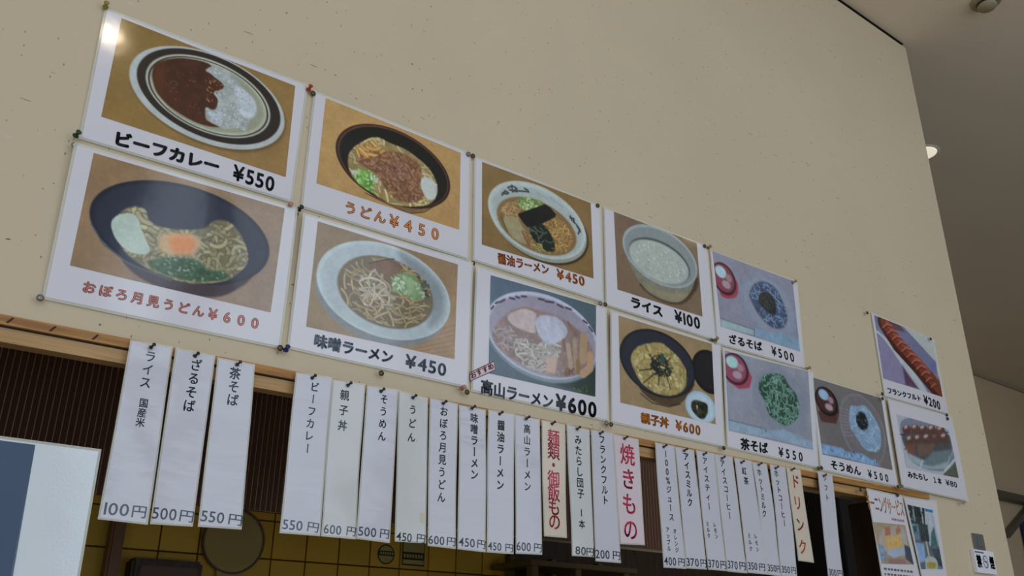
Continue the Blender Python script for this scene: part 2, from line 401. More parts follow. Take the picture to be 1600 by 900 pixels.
struct('trim_2', [(-4.0, 9.0, 1.655, 1.673, CZ - 0.022, CZ)], mat('pale_cornice', alb((150, 138, 118), 1.5), 0.8))
struct('wall_left', [(-4.1, -4.0, -4.2, 1.8, 0, 4.7)], M_REAR)
struct('wall_right', [(9.0, 9.1, -4.2, 1.8, 0, 4.7)], M_REAR)
xs = [-4.0]; rear = []
for x0, x1, z0, z1 in BAYS:
    rear.append((xs[-1], x0, -4.2, -4.05, 0, 4.7)); rear.append((x0, x1, -4.2, -4.05, 0, z0)); rear.append((x0, x1, -4.2, -4.05, z1, 4.7)); xs.append(x1)
rear.append((xs[-1], 9.0, -4.2, -4.05, 0, 4.7)); struct('wall_rear', rear, M_REAR)
M_FRAME = mat('window_frame_grey', (0.30, 0.30, 0.29, 1), 0.5)
for i, (x0, x1, z0, z1) in enumerate(BAYS):
    w_ = struct('window_%d' % (i + 1), [(x0, x1, -4.05, -4.0, z0 - .04, z0), (x0, x1, -4.05, -4.0, z1, z1 + .04), (x0 - .04, x0, -4.05, -4.0, z0 - .04, z1 + .04), (x1, x1 + .04, -4.05, -4.0, z0 - .04, z1 + .04), (x0, x1, -4.04, -4.01, 2.45, 2.50)], M_FRAME)

# back wall tiles of the kitchen (each tile a piece of the wall)
M_TILE = [mat('ochre_tile_%d' % i, c, 0.6, vary=0.05) for i, c in enumerate([(0.74, 0.42, 0.03, 1), (0.80, 0.47, 0.04, 1), (0.68, 0.42, 0.035, 1)])]
boxes('tile_grout', [(0.0, 2.2, 1.668, 1.6735, 1.40, 2.036)], mat('tile_grout_brown', (0.09, 0.035, 0.012, 1), 0.9), wb)
TP = 0.1168; g_ = 0.0022; tcache = {}
random.seed(4)
def tile_mesh(h, k):
    if (h, k) not in tcache:
        bm = bmesh.new(); bmesh.ops.create_cube(bm, size=1.0)
        for v in bm.verts: v.co = Vector((v.co.x * (TP - 2 * g_), v.co.y * 0.006, v.co.z * (h - 2 * g_)))
        bmesh.ops.bevel(bm, geom=[e for e in bm.edges if all(v.co.y < 0 for v in e.verts)], offset=0.0012, segments=1, affect='EDGES')
        me = bpy.data.meshes.new('tile'); bm.to_mesh(me); bm.free(); me.materials.append(M_TILE[k]); tcache[(h, k)] = me
    return tcache[(h, k)]
for r in range(6):
    z1 = 2.036 if r == 0 else 2.0085 - (r - 1) * 0.1165; z0 = 2.0085 - r * 0.1165; h = round(z1 - z0, 4)
    for c in range(19):
        x = 0.887 + (c - 7 + 0.5) * TP
        if x > 2.14: continue
        o = bpy.data.objects.new('tile', tile_mesh(h, random.randrange(3))); COL.objects.link(o); o.parent = wb
        o.location = (x, 1.6655 + random.uniform(-.0006, .0006), (z0 + z1) / 2)
# dark left wall, and an unseen soffit added to keep the kitchen dim
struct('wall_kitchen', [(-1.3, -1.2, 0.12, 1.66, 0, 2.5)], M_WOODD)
struct('dimming_soffit', [(-1.2, 2.5, 0.12, 1.655, 2.46, 2.56)], M_WOODD)

# ================================================================== KITCHEN THINGS
M_SLAT = mat('dark_brown_slat', (0.24, 0.105, 0.065, 1), 0.8); M_SBACK = mat('pale_reed_backing', (0.92, 0.84, 0.68, 1), 0.8)
sc_ = thing('slatted_screen', 'dark brown screen of thin vertical slats fixed above the ochre tiles', 'screen', (2.0, 1.66, 2.03))
pyd('backing', [(0, 1.648, 2.026), (4.3, 1.648, 2.060), (4.3, 1.648, 2.45), (0, 1.648, 2.45), (0, 1.655, 2.026), (4.3, 1.655, 2.060), (4.3, 1.655, 2.45), (0, 1.655, 2.45)],
    [(0, 1, 2, 3), (7, 6, 5, 4), (0, 4, 5, 1), (1, 5, 6, 2), (2, 6, 7, 3), (3, 7, 4, 0)], M_SBACK, sc_)
sm = bpy.data.meshes.new('slat'); a, b, d = 0.0075, 0.212, 0.0015
sm.from_pydata([(-a, -d, -b), (a, -d, -b), (a, -d, b), (-a, -d, b), (-a, 0, -b), (a, 0, -b), (a, 0, b), (-a, 0, b)], [], [(0, 1, 2, 3), (7, 6, 5, 4), (0, 4, 5, 1), (1, 5, 6, 2), (2, 6, 7, 3), (3, 7, 4, 0)]); sm.materials.append(M_SLAT)
n = 0; x = 0.2
while x < 4.29:
    o = bpy.data.objects.new('slat', sm); COL.objects.link(o); o.parent = sc_; o.matrix_parent_inverse = Matrix.Translation(sc_.location).inverted()
    o.location = (x, 1.648, 2.026 + 0.0079 * x + 0.212); x += 0.0176; n += 1
# wooden post, cabinet, strainer, stickers
t = thing('wooden_post', 'orange brown wooden post standing in front of the ochre tiles', 'post', (0.75, 1.63, 0))
boxes('shaft', [(0.735, 0.772, 1.60, 1.655, 0.0, 2.02)], mat('post_orange_wood', (0.24, 0.10, 0.03, 1), 0.4), t, bevel=0.006)
boxes('base_block', [(0.725, 0.782, 1.59, 1.66, 0.0, 0.08)], M_WOODD, t, bevel=0.003)
t = thing('wall_cabinet', 'low dark wooden cabinet on the tiled wall right of the post', 'cabinet', (0.9, 1.6, 1.5))
boxes('carcass', [(0.80, 1.00, 1.585, 1.66, 1.50, 1.862)], M_WOODD, t, bevel=0.008)
boxes('door', [(0.818, 0.985, 1.575, 1.586, 1.52, 1.842)], mat('cabinet_door_brown', (0.16, 0.075, 0.04, 1), 0.5), t, bevel=0.004)
boxes('handle', [(0.835, 0.845, 1.565, 1.577, 1.70, 1.76)], mat('brushed_metal', (0.5, 0.5, 0.5, 1), 0.35, metal=1), t, bevel=0.002)
t = thing('round_strainer', 'round tan strainer hanging on the ochre tiled kitchen wall', 'strainer', (1.10, 1.65, 1.93))
M_STR = mat('strainer_tan', (0.50, 0.36, 0.11, 1), 0.6, vary=0.04, vscale=30)
lathe('pan', [(0.090, 0.0), (0.094, 0.006), (0.094, 0.012), (0.085, 0.010), (0.05, 0.007), (0.001, 0.006)], M_STR, t, n=40, loc=(1.104, 1.655, 1.936))
lathe('rim', [(0.094, 0.0), (0.0985, 0.004), (0.0985, 0.013), (0.094, 0.016), (0.0915, 0.012), (0.0915, 0.0)], mat('strainer_rim', (0.16, 0.11, 0.05, 1), 0.5), t, n=48, loc=(1.104, 1.655, 1.936))
pyd('handle', [(1.06, 1.65, 1.86), (1.145, 1.65, 1.86), (1.115, 1.65, 1.60), (1.085, 1.65, 1.60), (1.06, 1.642, 1.86), (1.145, 1.642, 1.86), (1.115, 1.642, 1.60), (1.085, 1.642, 1.60)],
    [(0, 1, 2, 3), (7, 6, 5, 4), (0, 4, 5, 1), (1, 5, 6, 2), (2, 6, 7, 3), (3, 7, 4, 0)], M_STR, t)
lathe('wall_hook', [(0.003, 0), (0.003, 0.016), (0.006, 0.018), (0.006, 0.021)], M_WOODD, t, n=10, loc=(1.104, 1.662, 2.03))
M_STK = mat('sticker_olive', (0.50, 0.42, 0.13, 1), 0.5); M_STD = mat('sticker_dark', (0.03, 0.03, 0.015, 1), 0.5)
t = thing('round_sticker', 'round badge sticker with a dark middle band on a kitchen tile', 'sticker', (1.65, 1.66, 1.94))
lathe('ring', [(0.029, 0), (0.033, 0), (0.033, 0.0012), (0.029, 0.0012)], M_STD, t, n=28, loc=(1.648, 1.661, 1.936))
lathe('disc', [(0.0295, 0), (0.0295, 0.0010)], M_STK, t, n=28, loc=(1.648, 1.661, 1.936))
boxes('band', [(1.618, 1.678, 1.6590, 1.6600, 1.931, 1.947)], M_STD, t)
boxes('band_mark', [(1.624 + i * .009, 1.630 + i * .009, 1.6583, 1.6591, 1.935, 1.943) for i in range(6)] + [(1.646, 1.650, 1.6583, 1.6600, 1.908, 1.929), (1.626, 1.670, 1.6590, 1.6600, 1.953, 1.956)], M_STK, t)
t = thing('label_sticker', 'rectangular sticker with a dark lettered band on a kitchen tile', 'sticker', (1.76, 1.66, 1.92))
boxes('panel', [(1.712, 1.802, 1.6600, 1.6612, 1.905, 1.985)], M_STD, t)
boxes('face', [(1.715, 1.799, 1.6590, 1.6601, 1.950, 1.982), (1.715, 1.799, 1.6590, 1.6601, 1.910, 1.924)], M_STK, t)
boxes('band_mark', [(1.718 + i * .0115, 1.725 + i * .0115, 1.6590, 1.6601, 1.931, 1.943) for i in range(7)] + [(1.722, 1.752, 1.6583, 1.6591, 1.960, 1.966), (1.764, 1.790, 1.6583, 1.6591, 1.960, 1.972)], MATS['sticker_olive'], t)
# rack in front of a brown panel, right part of the kitchen
t = thing('storage_rack', 'dark wooden rack with pale posts behind the sweet soy dumpling strip', 'rack', (2.3, 1.5, 0))
M_RP = mat('rack_post_olive', (0.17, 0.12, 0.045, 1), 0.6)
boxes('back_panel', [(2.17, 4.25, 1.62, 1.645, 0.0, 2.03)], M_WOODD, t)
for x0, x1 in ((2.063, 2.094), (2.262, 2.290), (2.50, 2.53)): boxes('post', [(x0, x1, 1.38, 1.41, 0, 1.925)], M_RP, t, bevel=0.002)
for x0 in (2.063, 2.262, 2.50): boxes('rear_post', [(x0 + .06, x0 + .085, 1.585, 1.615, 0, 1.96)], M_RP, t, bevel=0.002)
for z in (1.20, 1.56, 1.905): boxes('shelf', [(2.05, 2.56, 1.37, 1.61, z, z + .018)], M_RP, t, bevel=0.002)
t = thing('crate', 'black box standing on the shelf of the kitchen rack', 'crate', (2.17, 1.5, 1.578))
boxes('body', [(2.105, 2.25, 1.425, 1.565, 1.5785, 1.86)], mat('crate_black', (0.018, 0.02, 0.03, 1), 0.5), t, bevel=0.006)
boxes('lid', [(2.096, 2.259, 1.416, 1.574, 1.86, 1.878)], mat('crate_black', (0, 0, 0, 1)), t, bevel=0.003)
t = thing('tall_cupboard', 'black tall cupboard in the kitchen right of the soft ice cream strip', 'cupboard', (4.2, 1.4, 0))
M_BLK = mat('cupboard_black', (0.012, 0.010, 0.009, 1), 0.7)
boxes('carcass', [(3.62, 4.9, 1.20, 1.60, 0, 2.44)], M_BLK, t, bevel=0.004)
for x0, x1 in ((3.63, 4.25), (4.26, 4.89)):
    d_ = boxes('door', [(x0, x1, 1.18, 1.20, 0.05, 2.42)], M_BLK, t, bevel=0.004)
    boxes('handle', [(x1 - .06, x1 - .045, 1.16, 1.18, 1.1, 1.3)], MATS['brushed_metal'], d_)

# ================================================================== LINTEL
t = thing('wooden_lintel', 'wooden lintel with trim board over the dark kitchen opening', 'lintel', (0.5, 0, 1.95))
def tilt_box(name, x0, x1, y0, y1, z0, z1, s, m, parent):
    f = lambda x, z: z + s * (x - 0.2)
    V = [(x, y, f(x, z)) for z in (z0, z1) for y in (y0, y1) for x in (x0, x1)]
    return pyd(name, V, [(0, 2, 3, 1), (4, 5, 7, 6), (0, 1, 5, 4), (2, 6, 7, 3), (0, 4, 6, 2), (1, 3, 7, 5)], m, parent)
SL = 0.0058
tilt_box('trim_board', -1.15, 2.19, -0.0045, 0.004, 1.9462, 1.9580, SL, M_WOOD, t)
tilt_box('lower_board', -1.15, 2.06, 0.001, 0.022, 1.9268, 1.9444, SL, M_WOOD2, t)
tilt_box('shadow_joint', -1.15, 2.06, 0.0005, 0.0036, 1.9440, 1.9466, SL, M_GAP, t)
for x in (0.197, 0.243, 0.291):
    pyd('nail_slot', [(x - .004, -0.0052, 1.9490), (x - .0015, -0.0052, 1.9486), (x + .0035, -0.0052, 1.9556), (x + .001, -0.0052, 1.9560), (x - .004, -0.0040, 1.9490), (x - .0015, -0.0040, 1.9486), (x + .0035, -0.0040, 1.9556), (x + .001, -0.0040, 1.9560)],
        [(0, 1, 2, 3), (7, 6, 5, 4), (0, 4, 5, 1), (1, 5, 6, 2), (2, 6, 7, 3), (3, 7, 4, 0)], mat('nail_slot_brown', (0.05, 0.02, 0.008, 1), 0.8), t)
boxes('side_jamb', [(2.035, 2.06, 0.0, 0.118, 1.0, 1.9445)], M_WOODD, t)
t = thing('serving_counter', 'wooden serving counter under the kitchen opening', 'counter', (0.4, 0, 0.96))
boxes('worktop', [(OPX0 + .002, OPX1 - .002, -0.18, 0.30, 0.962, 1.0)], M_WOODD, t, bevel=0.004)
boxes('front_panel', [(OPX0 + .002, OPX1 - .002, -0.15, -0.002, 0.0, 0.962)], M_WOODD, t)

# ================================================================== DATA (metres on the wall plane; print coordinates in picture units)
D = {"posters":[["beef curry","beef curry and rice on a black rimmed plate",[[0.2206,2.4231],[0.5251,2.4271],[0.5209,2.2151],[0.2249,2.2117]],[[[0.2441,2.4156],
[0.5043,2.4156],[0.5065,2.2536],[0.2452,2.2534]],[["bg",[124,99,52],[138,108,68]],["mot",0.06,5,1],["ell",0.533,0.485,0.435,0.46,[95,75,45],0.03],["ell",
0.523,0.463,0.435,0.462,[166,172,172],0.008],["ell",0.528,0.445,0.403,0.43,[36,29,27],0.008],["ell",0.52,0.446,0.35,0.375,[166,168,156],0.008],["ell",0.52,
0.449,0.337,0.358,[35,30,28],0.005],["ell",0.52,0.449,0.328,0.349,[166,168,152],0.005],["ell",0.515,0.447,0.315,0.33,[140,142,122],0.02],["poly",[[0.201,
0.453],[0.203,0.331],[0.256,0.244],[0.333,0.166],[0.43,0.122],[0.503,0.118],[0.504,0.222],[0.557,0.254],[0.59,0.287],[0.567,0.372],[0.564,0.525],[0.547,
0.59],[0.501,0.553],[0.509,0.695],[0.549,0.709],[0.608,0.719],[0.511,0.761],[0.411,0.745],[0.303,0.686],[0.233,0.589]],[64,33,20],0.012,0.2],["poly",[[0.207,
0.448],[0.213,0.364],[0.256,0.319],[0.278,0.558],[0.255,0.6]],[78,40,22],0.06,0],["poly",[[0.298,0.557],[0.356,0.504],[0.417,0.649],[0.334,0.652]],[72,
32,22],0.06,0],["poly",[[0.466,0.207],[0.497,0.136],[0.561,0.11],[0.655,0.156],[0.685,0.249],[0.773,0.301],[0.791,0.457],[0.745,0.57],[0.745,0.673],[0.692,
0.659],[0.623,0.729],[0.579,0.717],[0.516,0.691],[0.499,0.568],[0.532,0.58],[0.566,0.551],[0.565,0.442],[0.525,0.401],[0.578,0.33],[0.597,0.282],[0.51,
0.217]],[150,157,155],0.012,0.15],["poly",[[0.645,0.22],[0.74,0.281],[0.785,0.377],[0.784,0.462],[0.729,0.553],[0.678,0.476],[0.653,0.34]],[178,184,194],
0.03,0.1],["poly",[[0.508,0.589],[0.541,0.607],[0.595,0.545],[0.606,0.687],[0.549,0.703]],[168,176,185],0.03,0.1],["spk",[[0.466,0.207],[0.497,0.136],[0.561,
0.11],[0.655,0.156],[0.685,0.249],[0.773,0.301],[0.791,0.457],[0.745,0.57],[0.745,0.673],[0.692,0.659],[0.623,0.729],[0.579,0.717],[0.516,0.691],[0.499,
0.568],[0.532,0.58],[0.566,0.551],[0.565,0.442],[0.525,0.401],[0.578,0.33],[0.597,0.282],[0.51,0.217]],240,0.013,[[185,190,198],[140,146,140],[172,178,
182]],3],["spk",[[0.476,0.242],[0.582,0.279],[0.554,0.395],[0.534,0.518],[0.498,0.515]],60,0.013,[[110,70,40],[60,32,20],[150,120,90]],5],["spk",[[0.239,
0.358],[0.437,0.214],[0.488,0.656],[0.334,0.652]],40,0.012,[[92,52,36],[60,30,18],[105,70,55]],6]]],[["ビーフカレー",[0.2683,2.2185],[0.4081,2.2242],0.0215,[28,
28,34],0.05,"",None],["¥550",[0.4279,2.2228],[0.4908,2.2233],0.0242,[28,28,34],0.03,"",None]]],["moon-view egg udon","egg yolk udon with white fish cake in a dark bowl",
[[0.22,2.2002],[0.5271,2.2043],[0.5282,1.9879],[0.224,1.9868]],[[[0.2444,2.1929],[0.5068,2.1966],[0.5067,2.0362],[0.2461,2.0359]],[["bg",[136,108,78],[138,
118,104]],["mot",0.07,4,1],["poly",[[0.179,0.681],[0.217,0.856],[0.302,0.958],[0.417,1.008],[0.668,0.998],[0.76,0.931],[0.862,0.768],[0.91,0.569],[0.654,
0.55]],[62,50,56],0.02,0.1],["ell",0.491,0.483,0.455,0.43,[30,32,44],0.008],["ell",0.491,0.49,0.435,0.405,[38,42,58],0.02],["st",[[0.055,0.613],[0.126,
0.758],[0.252,0.866],[0.466,0.925]],0.012,[70,82,95]],["poly",[[0.153,0.486],[0.23,0.354],[0.29,0.391],[0.311,0.46],[0.356,0.491],[0.462,0.472],[0.589,
0.404],[0.633,0.286],[0.716,0.272],[0.795,0.387],[0.849,0.596],[0.764,0.796],[0.609,0.903],[0.465,0.913],[0.342,0.877],[0.268,0.82],[0.198,0.737]],[112,
104,78],0.02,0.15],["nood",[[0.153,0.486],[0.23,0.354],[0.29,0.391],[0.311,0.46],[0.356,0.491],[0.462,0.472],[0.589,0.404],[0.633,0.286],[0.716,0.272],
[0.795,0.387],[0.849,0.596],[0.764,0.796],[0.609,0.903],[0.465,0.913],[0.342,0.877],[0.268,0.82],[0.198,0.737]],110,0.2,0.032,[150,142,112],[92,86,62],
2],["spk",[[0.153,0.486],[0.23,0.354],[0.29,0.391],[0.311,0.46],[0.356,0.491],[0.462,0.472],[0.589,0.404],[0.633,0.286],[0.716,0.272],[0.795,0.387],[0.849,
0.596],[0.764,0.796],[0.609,0.903],[0.465,0.913],[0.342,0.877],[0.268,0.82],[0.198,0.737]],90,0.03,[[140,134,104],[104,98,74]],12],["poly",[[0.33,0.818],
[0.407,0.744],[0.575,0.68],[0.634,0.76],[0.729,0.731],[0.756,0.787],[0.642,0.862],[0.535,0.895],[0.392,0.88]],[58,84,58],0.02,0.3],["spk",[[0.33,0.818],
[0.407,0.744],[0.575,0.68],[0.634,0.76],[0.729,0.731],[0.756,0.787],[0.642,0.862],[0.535,0.895],[0.392,0.88]],70,0.02,[[88,118,84],[46,72,54],[128,150,
130],[60,92,70]],4],["poly",[[0.364,0.58],[0.402,0.528],[0.543,0.467],[0.586,0.541],[0.565,0.645],[0.475,0.693],[0.39,0.712]],[182,150,112],0.04,0],["poly",
[[0.425,0.537],[0.53,0.487],[0.559,0.567],[0.53,0.661],[0.459,0.68],[0.425,0.617]],[196,124,72],0.06,0],["poly",[[0.135,0.561],[0.165,0.47],[0.237,0.428],
[0.27,0.48],[0.294,0.587],[0.352,0.717],[0.311,0.768],[0.236,0.771],[0.17,0.686]],[168,182,172],0.008,0.03],["nood",[[0.188,0.416],[0.272,0.346],[0.323,
0.441],[0.33,0.596],[0.294,0.587],[0.26,0.446]],12,0.22,0.04,[165,158,122],[90,84,60],8]]],[["おぼろ月見うどん¥600",[0.263,2.006],[0.4968,2.0092],0.0148,[188,112,
98],0.0,"c",[120,58,48]]]],["meat udon","meat udon with green onion in a black bowl",[[0.5356,2.4208],[0.8386,2.4199],[0.839,2.2104],[0.5345,2.212]],[[[0.5565,
2.4155],[0.8162,2.4115],[0.8173,2.2609],[0.5557,2.2602]],[["bg",[172,138,88],[166,130,84]],["mot",0.04,4,1],["poly",[[0.278,0.775],[0.347,0.941],[0.49,
0.974],[0.621,1.005],[0.712,0.946],[0.812,0.797],[0.888,0.597],[0.849,0.488],[0.593,0.641]],[120,92,60],0.008,0.1],["st",[[0.315,0.926],[0.394,0.95],[0.621,
1.0],[0.729,0.929],[0.855,0.73]],0.008,[60,36,28]],["ell",0.509,0.499,0.411,0.452,[34,18,18],0.008],["ell",0.509,0.497,0.398,0.438,[96,58,48],0.01],["ell",
0.51,0.503,0.388,0.425,[16,19,18],0.015],["poly",[[0.183,0.551],[0.223,0.429],[0.317,0.268],[0.379,0.218],[0.462,0.241],[0.579,0.235],[0.739,0.337],[0.813,
0.481],[0.83,0.615],[0.802,0.746],[0.752,0.83],[0.603,0.933],[0.489,0.961],[0.385,0.913],[0.243,0.836],[0.187,0.697]],[140,122,80],0.015,0.2],["nood",[[0.183,
0.551],[0.223,0.429],[0.317,0.268],[0.379,0.218],[0.462,0.241],[0.579,0.235],[0.739,0.337],[0.813,0.481],[0.83,0.615],[0.802,0.746],[0.752,0.83],[0.603,
0.933],[0.489,0.961],[0.385,0.913],[0.243,0.836],[0.187,0.697]],110,0.22,0.028,[186,172,126],[126,104,68],3],["poly",[[0.262,0.431],[0.355,0.411],[0.466,
0.339],[0.581,0.292],[0.687,0.355],[0.708,0.515],[0.678,0.647],[0.74,0.724],[0.65,0.858],[0.56,0.895],[0.469,0.838],[0.407,0.697],[0.317,0.629],[0.232,
0.615]],[122,84,60],0.03,0.22],["nood",[[0.262,0.431],[0.355,0.411],[0.466,0.339],[0.581,0.292],[0.687,0.355],[0.708,0.515],[0.678,0.647],[0.74,0.724],
[0.65,0.858],[0.56,0.895],[0.469,0.838],[0.407,0.697],[0.317,0.629],[0.232,0.615]],120,0.07,0.035,[140,100,74],[96,64,48],5],["spk",[[0.262,0.431],[0.355,
0.411],[0.466,0.339],[0.581,0.292],[0.687,0.355],[0.708,0.515],[0.678,0.647],[0.74,0.724],[0.65,0.858],[0.56,0.895],[0.469,0.838],[0.407,0.697],[0.317,
0.629],[0.232,0.615]],120,0.035,[[132,94,70],[104,70,52],[150,112,84]],15],["spk",[[0.44,0.511],[0.585,0.405],[0.608,0.603],[0.479,0.694]],40,0.03,[[142,
104,92],[110,74,60]],2],["nood",[[0.223,0.442],[0.334,0.285],[0.434,0.359],[0.358,0.479],[0.252,0.547]],14,0.25,0.035,[192,150,88],[130,90,50],9],["poly",
[[0.228,0.685],[0.334,0.659],[0.399,0.701],[0.358,0.834],[0.392,0.908],[0.282,0.866],[0.233,0.802]],[98,142,66],0.02,0.2],["spk",[[0.228,0.685],[0.334,
0.659],[0.399,0.701],[0.358,0.834],[0.392,0.908],[0.282,0.866],[0.233,0.802]],60,0.028,[[140,185,100],[80,125,50],[165,195,140]],5],["spk",[[0.337,0.712],
[0.398,0.675],[0.409,0.75],[0.355,0.782]],12,0.03,[[190,195,190]],7],["poly",[[0.708,0.501],[0.778,0.48],[0.824,0.561],[0.814,0.71],[0.759,0.77],[0.713,
0.683],[0.693,0.595]],[178,183,180],0.01,0],["poly",[[0.203,0.727],[0.255,0.695],[0.261,0.738],[0.224,0.767]],[180,182,165],0.02,0]]],[["うどん¥450",[0.603,
2.2265],[0.7833,2.2296],0.0206,[205,128,70],0.0,"c",[105,62,35]]]],["miso ramen","miso ramen in a wide white bowl",[[0.5358,2.1995],[0.8418,2.2052],[0.8441,
1.9883],[0.5374,1.9908]],[[[0.56,2.1925],[0.8113,2.1921],[0.8146,2.0306],[0.5616,2.0281]],[["bg",[124,106,80],[150,122,94]],["mot",0.05,5,1],["st",[[0.722,
0.867],[1.011,0.631]],0.008,[132,104,80]],["st",[[0.723,0.902],[1.012,0.685]],0.008,[132,104,80]],["st",[[0.723,0.937],[1.012,0.739]],0.008,[132,104,80]],
["st",[[0.724,0.972],[1.013,0.793]],0.008,[132,104,80]],["st",[[0.725,1.007],[1.013,0.846]],0.008,[132,104,80]],["st",[[0.726,1.041],[1.014,0.899]],0.008,
[132,104,80]],["st",[[0.727,1.076],[1.014,0.952]],0.008,[132,104,80]],["ell",0.475,0.56,0.45,0.45,[118,122,124],0.02],["ell",0.49,0.481,0.462,0.462,[172,
184,188],0.008],["ell",0.5,0.49,0.445,0.44,[160,171,176],0.02],["poly",[[0.542,0.036],[0.755,0.134],[0.893,0.313],[0.917,0.521],[0.878,0.677],[0.779,0.766],
[0.815,0.558],[0.759,0.336],[0.606,0.182]],[126,134,140],0.08,0],["ell",0.493,0.497,0.332,0.345,[104,92,72],0.015],["nood",[[0.158,0.533],[0.186,0.401],
[0.321,0.212],[0.507,0.153],[0.686,0.192],[0.79,0.324],[0.813,0.501],[0.748,0.708],[0.643,0.812],[0.455,0.821],[0.283,0.776],[0.19,0.653]],120,0.22,0.02,
[160,143,110],[96,82,62],4],["poly",[[0.326,0.315],[0.387,0.226],[0.507,0.15],[0.606,0.196],[0.56,0.287],[0.475,0.329],[0.372,0.337]],[114,88,70],0.012,
0.15],["st",[[0.36,0.261],[0.47,0.176],[0.527,0.147]],0.012,[60,50,42]],["nood",[[0.277,0.458],[0.399,0.298],[0.558,0.54],[0.524,0.663],[0.341,0.676]],
28,0.3,0.018,[176,166,148],[110,100,88],6],["poly",[[0.531,0.299],[0.666,0.229],[0.729,0.348],[0.772,0.46],[0.674,0.525],[0.604,0.467],[0.518,0.486]],[120,
138,104],0.03,0.25],["spk",[[0.531,0.299],[0.666,0.229],[0.729,0.348],[0.772,0.46],[0.674,0.525],[0.604,0.467],[0.518,0.486]],40,0.035,[[168,184,158],[110,
140,96],[150,172,140]],5],["poly",[[0.609,0.31],[0.658,0.283],[0.681,0.395],[0.643,0.48]],[138,166,122],0.02,0],["spk",[[0.686,0.221],[0.789,0.281],[0.812,
0.445],[0.753,0.523]],22,0.03,[[84,92,76],[60,66,56],[150,160,140]],3]]],[["味噌ラーメン",[0.5761,2.0019],[0.7048,2.0009],0.019,[66,76,94],0.042,"",None],["¥450",
[0.726,2.001],[0.8001,2.0],0.0202,[66,76,94],0.03,"",None]]],["soy sauce ramen","soy sauce ramen topped with a black seaweed sheet",[[0.8442,2.4167],[1.1467,
2.4156],[1.1453,2.2095],[0.8468,2.2125]],[[[0.8621,2.4102],[1.1203,2.4123],[1.1208,2.2526],[0.8646,2.2477]],[["bg",[124,100,64],[122,96,60]],["mot",0.05,
4,1],["ell",0.52,0.535,0.44,0.455,[48,38,30],0.02],["ell",0.505,0.52,0.44,0.452,[140,142,132],0.008],["ell",0.494,0.483,0.442,0.446,[172,180,178],0.008],
["ell",0.494,0.5,0.41,0.405,[156,166,164],0.03],["ell",0.484,0.563,0.358,0.328,[122,98,64],0.015],["nood",[[0.125,0.613],[0.17,0.473],[0.29,0.306],[0.472,
0.227],[0.649,0.332],[0.799,0.483],[0.817,0.641],[0.721,0.806],[0.503,0.886],[0.334,0.855],[0.188,0.765]],60,0.16,0.02,[166,136,86],[96,72,42],3],["nood",
[[0.161,0.478],[0.244,0.344],[0.328,0.341],[0.327,0.489],[0.243,0.543],[0.17,0.552]],30,0.14,0.02,[172,142,98],[110,82,52],5],["poly",[[0.3,0.301],[0.395,
0.236],[0.551,0.228],[0.491,0.334],[0.374,0.432],[0.309,0.378]],[104,128,70],0.02,0.2],["spk",[[0.3,0.301],[0.395,0.236],[0.551,0.228],[0.491,0.334],[0.374,
0.432],[0.309,0.378]],45,0.03,[[150,170,110],[90,115,60],[175,190,150]],4],["poly",[[0.175,0.576],[0.289,0.527],[0.354,0.635],[0.399,0.839],[0.297,0.832],
[0.197,0.735]],[146,136,104],0.015,0.1],["st",[[0.344,0.693],[0.399,0.839]],0.03,[128,84,60]],["st",[[0.161,0.596],[0.215,0.752]],0.02,[80,80,52]],["nood",
[[0.548,0.477],[0.669,0.336],[0.769,0.441],[0.817,0.613],[0.742,0.77],[0.641,0.827],[0.585,0.581]],55,0.12,0.022,[176,140,86],[104,76,44],8],["poly",[[0.392,
0.591],[0.528,0.5],[0.595,0.591],[0.643,0.732],[0.621,0.835],[0.504,0.833],[0.429,0.734]],[26,34,30],0.02,0.25],["nood",[[0.392,0.591],[0.528,0.5],[0.595,
0.591],[0.643,0.732],[0.621,0.835],[0.504,0.833],[0.429,0.734]],14,0.14,0.012,[90,105,95],[20,26,24],3],["nood",[[0.419,0.778],[0.524,0.771],[0.581,0.852],
[0.446,0.884]],14,0.12,0.02,[160,150,96],[80,70,40],4],["poly",[[0.303,0.494],[0.551,0.249],[0.605,0.27],[0.654,0.336],[0.638,0.378],[0.508,0.526],[0.392,
0.618],[0.354,0.582]],[18,20,24],0.008,0.1],["st",[[0.17,0.328],[0.198,0.26],[0.226,0.273]],0.022,[62,66,70]],["st",[[0.175,0.299],[0.216,0.291]],0.022,
[62,66,70]],["st",[[0.221,0.208],[0.263,0.166],[0.3,0.18],[0.263,0.233]],0.022,[62,66,70]],["st",[[0.235,0.228],[0.3,0.22]],0.022,[62,66,70]],["st",[[0.291,
0.212],[0.357,0.184],[0.405,0.166]],0.022,[62,66,70]],["st",[[0.367,0.144],[0.396,0.15]],0.022,[62,66,70]],["st",[[0.254,0.164],[0.263,0.24]],0.022,[62,
66,70]],["st",[[0.788,0.285],[0.803,0.327],[0.833,0.355]],0.022,[52,56,66]],["st",[[0.788,0.306],[0.824,0.303],[0.823,0.353]],0.022,[52,56,66]],["st",[[0.844,
0.364],[0.879,0.418],[0.862,0.482]],0.022,[52,56,66]],["st",[[0.854,0.387],[0.884,0.444]],0.022,[52,56,66]],["st",[[0.473,0.144],[0.572,0.162]],0.02,[146,
150,168]],["st",[[0.592,0.138],[0.712,0.203]],0.02,[146,150,168]]]],[["醤油ラーメン",[0.8989,2.2223],[1.0128,2.2301],0.0194,[196,112,62],0.012,"",[120,66,40]],
["¥450",[1.0307,2.2286],[1.0984,2.2311],0.0191,[196,112,62],0.02,"",[120,66,40]]]],["local ramen","pork slice ramen on a blue background with a small red sticker",
[[0.8471,2.2008],[1.143,2.196],[1.1451,1.9821],[0.8492,1.985]],[[[0.8775,2.1906],[1.1157,2.1941],[1.1134,2.0221],[0.8816,2.0207]],[["bg",[88,104,122],[66,
